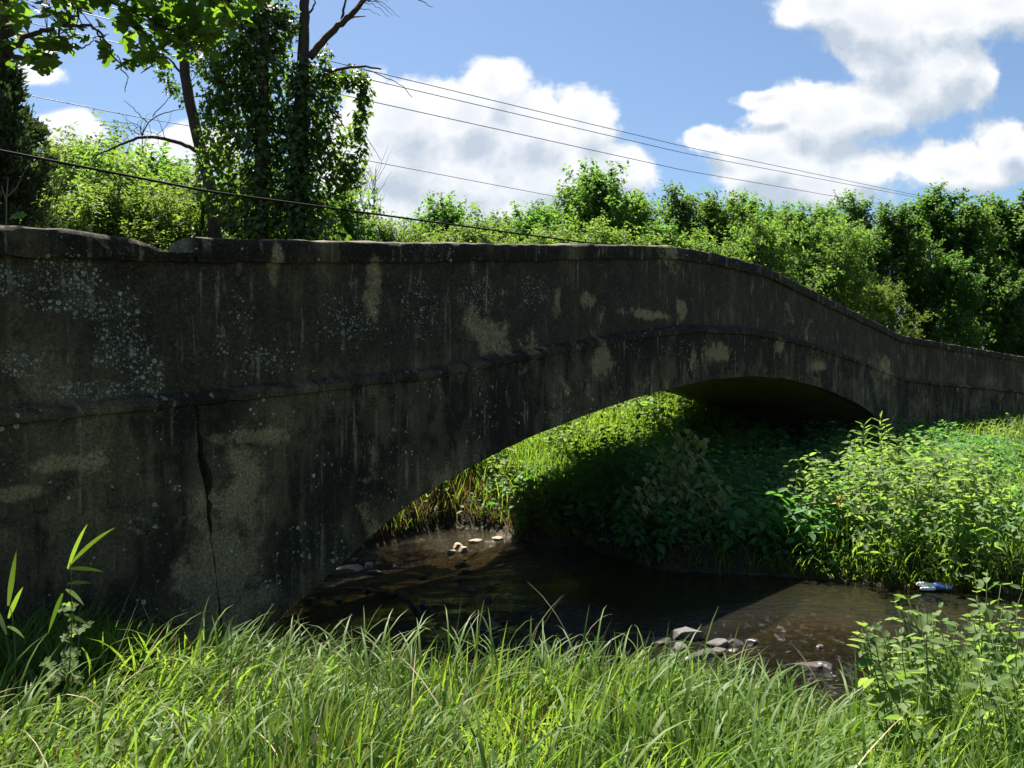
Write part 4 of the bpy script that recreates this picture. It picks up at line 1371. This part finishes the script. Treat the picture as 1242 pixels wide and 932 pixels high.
# ---- cedar at the left edge
CV = 11.6
cx = (-2 - 621) / F * CV
cgz = float(ground_z(cx, CV))
ced = empty('cedar_tree', (cx, CV, cgz))
tag(ced, 'dark green cedar at the left edge behind the wing wall', 'tree')
ch, tubes = [], [tube(np.array([[0, 0, -.1], [.03, 0, 2.5], [0, .02, 5.0]]), [.13, .08, .02], 7)]
H = CAMZ + (453 - 62) / F * CV - cgz
for i in range(260):
    f = r9.uniform(.05, 1)
    az = r9.uniform(0, 6.28)
    ln = (1.9 * (1 - f) ** .7 + .12) * r9.uniform(.4, 1.12)
    el = R(18 + 30 * f)
    d = np.array([math.cos(az) * math.cos(el), math.sin(az) * math.cos(el), math.sin(el)])
    o = np.array([0, 0, f * H * .96])
    u = np.linspace(0, 1, 5)[:, None]
    lp = o + d * ln * u + np.array([0, 0, .25 * ln]) * u ** 2
    tubes.append(tube(lp, np.linspace(.018, .004, 5), 4))
    nn = int(190 * ln + 40)
    fu = r9.uniform(.25, 1.05, nn)
    B = o + d * ln * fu[:, None] + np.array([0, 0, .25 * ln]) * (fu ** 2)[:, None] + r9.normal(0, .085, (nn, 3)) * (1.15 - .6 * fu)[:, None]
    D = d + r9.normal(0, .55, (nn, 3)) + [0, 0, .25]
    LL = r9.uniform(.06, .13, nn)
    ch.append(leaves(B, D, r9.normal(0, 1, (nn, 3)), LL, LL * .42, 'diamond'))
build('trunk', tubes, M_BARK, ced, smooth=True)
build('crown', ch, M_CEDAR, ced)

# ---- dead twiggy sapling between ivy tree and cloud
DV = 25
b = at(452, 300, DV)
dead = empty('dead_sapling', (b[0], DV, float(ground_z(b[0], DV))))
tag(dead, 'grey leafless sapling with fine twigs right of the ivy tree', 'sapling')
do = np.array(dead.location)
tubes = [px_tube([(452, 420), (452, 300), (454, 240), (456, 205)], .04, .006, DV, do), px_tube([(452, 300), (440, 250), (432, 215), (428, 196)], .03, .005, DV, do)]
for q in range(26):
    y0 = r9.uniform(215, 275)
    x0 = 453 if q % 2 else 453 - (300 - y0) * .26
    ex = x0 + r9.uniform(-14, 22)
    tubes.append(px_tube([(x0, y0), ((x0 + ex) / 2, y0 - 18), (ex, y0 - r9.uniform(22, 48))], .009, .003, DV, do, r9.uniform(-.6, .6), .03))
build('trunk', tubes, M_BARKP, dead, smooth=True)

# ---- sycamore: stands out of frame, its branches hang into the top left
sx_, sy_ = -8.4, 7.7
sgz = float(ground_z(sx_, sy_))
syc = empty('sycamore_tree', (sx_, sy_, sgz))
tag(syc, 'sycamore whose big lobed leaves hang into the top left', 'tree')
yo = np.array(syc.location)
r10 = np.random.default_rng(21)
SV = 7.0
A3 = lambda px, py, Y_: at(px, py, Y_) - yo
main = [np.array([[0, 0, -.2], [.1, 0, 2.0], [.25, .05, 3.6], [.5, .05, 6.0], [.7, .1, 8.5]])]
br = [np.array([[.2, 0, 2.6], A3(-180, 110, 7.3), A3(-60, 74, 7.1), A3(6, 66, 7.0)]),
      np.array([A3(6, 68, 7.0), A3(8, 30, 7.0), A3(4, -20, 7.0), A3(0, -120, 7.0)]),
      np.array([A3(6, 66, 7.0), A3(28, 70, 6.9), A3(48, 62, 6.8), A3(62, 70, 6.7)]),
      np.array([A3(8, 60, 7.0), A3(45, 40, 7.0), A3(68, 31, 7.0), A3(100, 31, 6.9), A3(118, 36, 6.8), A3(122, 48, 6.8)]),
      np.array([A3(80, 30, 7.0), A3(95, 14, 7.1), A3(112, -10, 7.2)]),
      np.array([A3(4, -20, 7.0), A3(70, -30, 7.3), A3(150, 10, 7.5), A3(215, 40, 7.6), A3(240, 70, 7.7)]),
      np.array([A3(70, -30, 7.3), A3(150, -25, 7.6), A3(220, -10, 7.9), A3(290, 6, 8.2)]),
      np.array([A3(118, 36, 6.8), A3(135, 62, 6.9), A3(150, 85, 7.0), A3(152, 112, 7.0)]),
      np.array([A3(68, 31, 7.0), A3(85, 55, 6.9), A3(105, 58, 6.9), A3(118, 45, 6.9)]),
      np.array([A3(150, 10, 7.5), A3(170, 45, 7.4), A3(185, 75, 7.4)]),
      np.array([A3(0, -120, 7.0), A3(90, -130, 7.5), A3(200, -90, 8.0), A3(300, -60, 8.4)])]
rad = [(.26, .10), (.11, .06), (.06, .04), (.025, .006), (.024, .006), (.012, .006), (.03, .005), (.025, .006), (.01, .003), (.01, .003), (.01, .003), (.04, .008)]
tubes, nodes = [], []
for q, (ra, rb) in zip(main + br, rad):
    P = dens_path(q, 5)
    P[1:-1] += r10.normal(0, .012, P[1:-1].shape)
    tubes.append(tube(P, np.linspace(ra, rb, len(P)), 7))
    nodes.append(P)
NODES = np.concatenate([nodes[k] for k in range(3, len(nodes))])
EDGE = ([-60, 0, 20, 60, 100, 128, 140, 150, 162, 180, 220, 250, 300, 335], [72, 76, 84, 86, 80, 70, 84, 106, 96, 88, 94, 80, 46, 4])
HOLES = [(54, 36, 24, 13), (120, 58, 12, 10), (30, 30, 10, 14), (92, 70, 14, 7), (215, 8, 10, 8), (12, 52, 6, 8), (150, 30, 10, 9), (185, 52, 9, 10), (250, 40, 12, 10), (280, 20, 10, 8), (165, 8, 9, 6), (140, 50, 7, 8), (210, 70, 8, 8)]
lf, twigs = [], []
cnt = 0
while cnt < 165:
    px, py = r10.uniform(-50, 332), r10.uniform(-70, 104)
    if py > np.interp(px, *EDGE) - 10 or any(((px - a) / c) ** 2 + ((py - b_) / d) ** 2 < 1 for a, b_, c, d in HOLES):
        continue
    if px < 130 and py > 0 and r10.random() < .5:
        continue
    cnt += 1
    Yc = 6.9 + max(0, px) / 230 + r10.normal(0, .38)
    c = A3(px, py, Yc)
    k = np.argmin(((NODES - c) ** 2).sum(1))
    o = NODES[k]
    mid = (o + c) / 2 + np.array([0, 0, .06]) + r10.normal(0, .03, 3)
    t = np.linspace(0, 1, 6)[:, None]
    tp = o * (1 - t) ** 2 + 2 * mid * t * (1 - t) + c * t ** 2
    twigs.append(tube(tp, np.linspace(.006, .002, 6), 4, False))
    m = r10.integers(4, 8)
    f = r10.uniform(.4, 1.0, m)
    B = np.stack([np.interp(f, t[:, 0], tp[:, i]) for i in range(3)], -1) + r10.normal(0, .05, (m, 3))
    az = r10.uniform(0, 6.28, m)
    D = np.stack([np.cos(az) * .75, np.sin(az) * .75, -.45 + r10.normal(0, .25, m)], -1)
    NN = np.stack([np.cos(az) * .45, np.sin(az) * .45, np.ones(m)], -1) + r10.normal(0, .35, (m, 3))
    Ls = r10.uniform(.09, .17, m)
    lf.append(leaves(B, D, NN, Ls, Ls * .95, 'lobed'))
build('trunk', tubes + twigs, M_BARK, syc, smooth=True)
build('crown', lf, M_SYC, syc)


# ------------------------------------------------------------------ overhead wires
def wire(label, pts, r, mat, sag=0.0):
    P = np.array([at(*q) for q in pts])
    t = np.linspace(0, len(P) - 1, 60)
    P = np.stack([np.interp(t, np.arange(len(P)), P[:, i]) for i in range(3)], -1)
    if sag:
        u = np.linspace(-1, 1, 60)
        P[:, 2] -= sag * (1 - u ** 2)
    o = P[0].copy()
    w = build('overhead_wire', [tube(P - o, r, 6)], mat, None, smooth=True, loc=o)
    tag(w, label, 'overhead wire', 'overhead wires across the sky')


wire('thickest black cable running low along the road behind the parapet', [(-300, 128, 8.0), (0, 183, 9.5), (250, 232, 11.6), (470, 262, 14.2), (690, 292, 18.3), (930, 319, 27), (1242, 336, 60)], .017, M_WIRE)
wire('upper wire of the close pair crossing the big cloud', [(-150, -60, 17), (440, 84, 20), (830, 178, 29), (1150, 245, 46), (1400, 285, 80)], .010, M_WIREL)
wire('lower wire of the close pair crossing the big cloud', [(-150, -42, 17), (440, 95, 20), (830, 186, 29), (1140, 245, 46), (1400, 290, 80)], .010, M_WIREL)
wire('single thin wire below the close pair of wires', [(-150, -15, 17), (440, 121, 20), (830, 207, 29), (1040, 243, 40), (1400, 300, 80)], .010, M_WIREL)
wire('faint wire crossing low on the big cloud behind the ivy tree', [(-60, 92, 15), (45, 118, 16), (160, 141, 17.5), (300, 165, 19.5), (440, 194, 21), (665, 237, 26), (820, 262, 36)], .008, M_WIREL)

# ------------------------------------------------------------------ stones, driftwood, litter
def rock(label, px, py, Yv, sx, sy, sz, mat, seed, rz=0.0, group=None, flat=.0, sink=.25, tilt=0.0, zabs=None):
    bm = bmesh.new()
    bmesh.ops.create_icosphere(bm, subdivisions=4, radius=1)
    V = np.array([v.co[:] for v in bm.verts])
    Fq = np.array([[v.index for v in f.verts] for f in bm.faces])
    bm.free()
    r = np.random.default_rng(seed)
    for _ in range(16):                                  # planar chips
        nrm = unit(r.normal(0, 1, 3))
        c = r.uniform(.5, .82)
        d = V @ nrm
        V = V - np.maximum(d - c, 0)[:, None] * nrm * .985
    V[:, 2] = np.where(V[:, 2] > .55 - flat, .55 - flat + (V[:, 2] - .55 + flat) * .2, V[:, 2])
    V = V * (1 + .10 * fbm(V[:, 0] + seed, V[:, 1], V[:, 2], 1.7, 3)[:, None])
    V = V * np.array([sx, sy, sz])
    V[:, 2] += V[:, 0] * tilt
    x = (px - 621) / F * Yv
    z = (CAMZ + (453 - py) / F * Yv) if zabs is None else zabs
    o = build('stone', [(V, [Fq])], mat, None, smooth=True, sharp=22, loc=(x, Yv, z - sink * sz))
    o.rotation_euler = (0, 0, rz)
    tag(o, label, 'stone', group)
    return o


import bmesh
wz = lambda px, Yv: float(water_z((px - 621) / F * Yv, Yv))


def wrock(label, px, Yv, *a, **k):
    return rock(label, px, 0, Yv, *a, zabs=wz(px, Yv), **k)


def Y_at(px, py):
    Yv = 9.0
    for _ in range(30):
        Yv = (CAMZ - wz(px, Yv)) * F / (py - 453)
    return Yv


GR = 'stones in the stream'
wrock('largest sunlit tan stone in the riffle under the arch', 418, Y_at(418, 694), .26, .2, .13, M_ROCK, 1, .3, GR, sink=0, tilt=.12)
wrock('small sunlit tan stone right of the largest tan stone', 448, Y_at(448, 688), .11, .09, .10, M_ROCK, 2, 1.1, GR, sink=0)
wrock('dark wet stone just right of the two tan stones', 455, Y_at(455, 695), .10, .07, .05, M_ROCKD, 3, .2, GR, sink=0)
for i, (px, py, a, b_, c, m, lb) in enumerate([(546, 672, .10, .08, .07, M_ROCK, 'pale stone at the left end of the stone row by the far shade line'),
                                               (556, 664, .12, .1, .07, M_ROCK, 'tan stone in the middle of the row by the far shade line'),
                                               (563, 669, .10, .08, .09, M_ROCK, 'upright tan stone in the row by the far shade line'),
                                               (575, 658, .17, .1, .05, M_ROCK, 'flat tan slab atop the row by the far shade line'),
                                               (604, 654, .10, .08, .06, M_ROCK, 'last pale stone right of the flat tan slab')]):
    wrock(lb, px, Y_at(px, py) , a, b_, c, m, 20 + i, i * 1.3, group=GR, sink=-.2)
wrock('broad grey slab standing highest out of the near pool', 830, Y_at(830, 773), .17, .12, .13, M_ROCKG, 31, .1, GR, flat=.38, sink=-.25)
wrock('smaller grey slab right of the broad grey slab', 872, Y_at(872, 782), .12, .08, .09, M_ROCKG, 32, .5, GR, flat=.38, sink=-.1)
wrock('small pale stone in front of the broad grey slab', 825, Y_at(825, 785), .085, .06, .05, M_ROCKG, 33, .9, GR, flat=.1, sink=0)
wrock('dark flat stone left of the broad grey slab', 796, Y_at(796, 780), .17, .1, .06, M_ROCKD, 34, .2, GR, flat=.2, sink=0)
wrock('dark submerged stone between slabs and near grass', 850, Y_at(850, 795), .2, .1, .06, M_ROCKD, 37, .6, GR, sink=.2)
wrock('reddish wet boulder showing above the near grass tips', 590, Y_at(590, 764), .16, .13, .16, M_ROCKR, 35, .7, GR, sink=.1)
wrock('dark stone at the foot of the left abutment', 296, Y_at(330, 775) - .2, .16, .14, .14, M_ROCKD, 36, .2, GR, sink=0)
wrock('brown stone in the riffle before the near grass', 985, Y_at(985, 808), .22, .09, .04, M_ROCKR, 38, .1, GR, sink=.0)
r11 = np.random.default_rng(3)
for i in range(26):
    px, py = (r11.uniform(330, 600), r11.uniform(672, 748)) if i < 17 else (r11.uniform(780, 1010), r11.uniform(775, 815))
    Yv = Y_at(px, py)
    if float(stream((px - 621) / F * Yv, Yv)[0]) > .1 or float(int_z(sn((px - 621) / F * Yv, Yv)[0])) < .4:
        continue
    a = r11.uniform(.04, .11)
    wrock('small wet stone poking out of the shallow riffle', px, Yv, a, a * r11.uniform(.6, 1), a * r11.uniform(.4, .7), M_ROCKD if i % 3 else M_ROCKR, 60 + i, r11.uniform(0, 3), group='small wet stones in the riffle', sink=.1)
p = at(760, 572, 13.8)
rock('pale upright stone on the bank under the far arch edge', 760, 574, 13.8, .07, .06, .16, M_ROCK, 41, .3, sink=0)


def stick(label, pts, r0, r1, seed):
    r = np.random.default_rng(seed)
    P = np.array([[(px - 621) / F * Y_at(px, py), Y_at(px, py), wz(px, Y_at(px, py)) + dz] for px, py, dz in pts])
    P = dens_path(P, 5)
    P[1:-1] += r.normal(0, .012, P[1:-1].shape)
    o = P[0].copy()
    w = build('driftwood_branch', [tube(P - o, np.linspace(r0, r1, len(P)) * r.uniform(.85, 1.15, len(P)), 7)], M_WOOD, None, smooth=True, loc=o)
    tag(w, label, 'driftwood')


stick('long dark waterlogged branch lying across the riffle', [(508, 752, .05), (495, 737, .06), (478, 727, .05), (455, 720, .03), (432, 714, .01), (412, 712, -.01)], .035, .012, 1)
stick('dark driftwood branch beside the left abutment', [(322, 742, .05), (340, 738, .05), (355, 729, .04), (368, 721, .02)], .035, .02, 2)

# litter: half-crushed bottle with a blue wrapper
lx, lyv = 1133, Y_at(1133, 717)
lit_o = empty('plastic_bottle', ((lx - 621) / F * lyv, lyv, .02), R(-8))
tag(lit_o, 'crushed white plastic bottle with a blue wrapper at the far water edge', 'litter')
mw = plain_mat('white_plastic', (.75, .75, .73), (.82, .82, .80), 4, .35, .5, .1)
mb = plain_mat('blue_plastic_film', (.10, .22, .62), (.22, .38, .75), 14, .35, .5, .8)
t = np.linspace(0, 1, 22)
px_ = np.stack([-.17 + .2 * t, 0 * t, .045 - .015 * t], -1)
rr_ = np.interp(t, [0, .03, .1, .14, .3, .75, .95, 1], [.012, .019, .019, .024, .03, .031, .028, .006])
Vb, Fb = tube(px_, rr_, 14)
Vb[:, 2] -= .008 * np.exp(-((Vb[:, 0] + .03) / .03) ** 2)
Vb += .002 * np.stack([vnoise(*Vb.T, 40)] * 3, -1)
build('bottle_body', [(Vb, Fb)], mw, lit_o, smooth=True, sharp=50)
Vb, Fb = tube(np.stack([-.15 + .15 * t, -.06 + .02 * t, .012 + 0 * t], -1), np.interp(t, [0, .1, .9, 1], [.01, .018, .02, .008]), 12)
build('sleeve', [(Vb, Fb)], mw, lit_o, smooth=True)
u_, v_ = np.meshgrid(np.linspace(0, 1, 22), np.linspace(0, 6.283, 28), indexing='ij')
cr = .036 + .012 * vnoise(u_ * 3, np.cos(v_) * 1.6, np.sin(v_) * 1.6, 2.0) + .02 * u_ * np.cos(v_ * 2)
Vw = np.stack([.0 + .15 * u_, cr * np.cos(v_) * (1.1 - .3 * u_) - .02 * u_, .03 + cr * np.sin(v_) * (1 - .45 * u_)], -1).reshape(-1, 3)
build('wrapper', [(Vw, [grid_faces(22, 28)])], mb, lit_o, smooth=True)
# ------------------------------------------------------------------ camera, light, sky
cam = bpy.data.cameras.new('camera')
cam.sensor_width = 36
cam.lens = 36 * F / 1242
cam.shift_y = -13 / 1242
cam.clip_end = 5000
cam.clip_start = .05
co = bpy.data.objects.new('camera', cam)
co.location = (0, 0, CAMZ)
co.rotation_euler = (R(90), 0, 0)
col.objects.link(co)
scene.camera = co

SUN_AZ, SUN_EL = math.atan2(-.36, .93), R(56.5)
sd_ = np.array([math.sin(SUN_AZ) * math.cos(SUN_EL), math.cos(SUN_AZ) * math.cos(SUN_EL), math.sin(SUN_EL)])
sl = bpy.data.lights.new('sun', 'SUN')
sl.energy = 5.0
sl.angle = R(.5)
sl.color = (1, .95, .86)
so = bpy.data.objects.new('sun', sl)
from mathutils import Vector
so.rotation_euler = Vector(sd_).to_track_quat('Z', 'Y').to_euler()
so.location = (0, 0, 30)
col.objects.link(so)

CLOUDS = [(600, 118, 48, 36), (560, 150, 70, 50), (640, 160, 62, 55), (700, 150, 42, 42), (480, 140, 70, 50), (470, 195, 90, 70), (560, 215, 120, 70), (660, 215, 90, 50),
          (730, 205, 60, 32), (600, 265, 150, 45), (470, 260, 80, 50),
          (80, 162, 48, 26), (225, 182, 62, 34), (190, 195, 40, 22), (30, 90, 36, 16),
          (1000, 6, 50, 34), (1060, 26, 80, 48), (1140, 16, 100, 44), (1210, 6, 60, 30), (1090, 72, 74, 40), (1150, 80, 44, 42), (1125, 112, 60, 36), (1060, 145, 70, 32),
          (930, 185, 66, 32), (965, 145, 46, 40), (1010, 150, 66, 36), (955, 200, 76, 42), (1030, 205, 60, 32), (985, 228, 90, 26), (860, 163, 46, 14), (925, 114, 28, 10),
          (1185, 200, 80, 32), (1225, 175, 46, 30), (1150, 215, 46, 20)]
world = bpy.data.worlds.new('World')
scene.world = world
world.use_nodes = True
world.cycles.sampling_method = 'MANUAL'
world.cycles.sample_map_resolution = 512
wt = world.node_tree
wt.nodes.clear()
grp = bpy.data.node_groups.new('cloud_density', 'ShaderNodeTree')
grp.interface.new_socket('Dir', in_out='INPUT', socket_type='NodeSocketVector')
grp.interface.new_socket('Density', in_out='OUTPUT', socket_type='NodeSocketFloat')
G = NT(grp)
gi = grp.nodes.new('NodeGroupInput')
go_ = grp.nodes.new('NodeGroupOutput')
uv = gi.outputs[0]
wrp = G('ShaderNodeTexNoise', {'Vector': uv, 'Scale': 7.0, 'Detail': 3.0, 'Roughness': .5})
wv = G('ShaderNodeVectorMath', {0: wrp.outputs['Color'], 1: (.5, .5, .5)}, operation='SUBTRACT').outputs[0]
uvw = G('ShaderNodeVectorMath', {0: wv, 1: (.075, .06, 0), 2: uv}, operation='MULTIPLY_ADD').outputs[0]
acc = None
for (x, y, rx, ry) in CLOUDS:
    cx, cy, rx, ry = (x - 621) / F, (453 - y) / F, rx / F, ry / F
    p = G('ShaderNodeVectorMath', {0: uvw, 1: (1 / rx, 1 / ry, 0), 2: (-cx / rx, -cy / ry, 0)}, operation='MULTIPLY_ADD').outputs[0]
    ln = G('ShaderNodeVectorMath', {0: p}, operation='LENGTH').outputs['Value']
    v = G.math('SUBTRACT', 1.15, ln)
    acc = v if acc is None else G.math('SMOOTH_MAX', acc, v, .35)
acc = G.math('MAXIMUM', acc, -1.0)
nz = G.noise(uv, 13, 10, .62)
den = G.math('ADD', acc, G.math('MULTIPLY_ADD', nz, 2.2, -1.02))
grp.links.new(den, go_.inputs[0])
N = NT(wt)
dirv = N('ShaderNodeTexCoord').outputs['Generated']
sp = N('ShaderNodeSeparateXYZ', {0: dirv})
yy = N.math('MAXIMUM', sp.outputs[1], .08)
uvn = N('ShaderNodeCombineXYZ', {0: N.math('DIVIDE', sp.outputs[0], yy), 1: N.math('DIVIDE', sp.outputs[2], yy), 2: 0.0}).outputs[0]


def dens_at(off):
    n = wt.nodes.new('ShaderNodeGroup')
    n.node_tree = grp
    v = N('ShaderNodeVectorMath', {0: uvn, 1: off}, operation='ADD').outputs[0]
    wt.links.new(v, n.inputs[0])
    return n.outputs[0]


d0, d1 = dens_at((0, 0, 0)), dens_at((-.012, .034, 0))
front_m = N.mapr(sp.outputs[1], .1, .25)
alpha = N.math('MULTIPLY', N.mapr(d0, -.10, .36), front_m)
lit = N.math('MULTIPLY_ADD', N.math('SUBTRACT', d0, d1), 1.15, .64, clamp=True)
thick = N.mapr(d0, .35, 1.5)
lit = N.math('SUBTRACT', lit, N.math('MULTIPLY', thick, .48), clamp=True)
ccol = N.mix(lit, (3.6, 4.1, 4.7), (6.9, 6.9, 6.9))
sky = N('ShaderNodeTexSky', sky_type='NISHITA', sun_disc=False, sun_elevation=SUN_EL, sun_rotation=SUN_AZ % (2 * math.pi), air_density=1.0, dust_density=.6, ozone_density=1.6)
skyc = N.mix(1.0, sky.outputs[0], (.66, .735, .80), 'MULTIPLY')
mixed = N.mix(N.math('MULTIPLY', alpha, .93), skyc, ccol)
bg = N('ShaderNodeBackground', {'Color': mixed, 'Strength': .05})
N('ShaderNodeOutputWorld', {0: bg.outputs[0]})

scene.view_settings.view_transform = 'Standard'
scene.view_settings.look = 'None'
scene.view_settings.exposure = 1.7
scene.view_settings.gamma = 1
scene.render.engine = 'CYCLES'
cy = scene.cycles
cy.max_bounces = 7
cy.diffuse_bounces = 4
cy.glossy_bounces = 3
cy.transmission_bounces = 4
cy.transparent_max_bounces = 8
cy.caustics_reflective = False
cy.caustics_refractive = False
cy.sample_clamp_indirect = 6
cy.use_denoising = True
cy.use_adaptive_sampling = True
cy.adaptive_threshold = .015
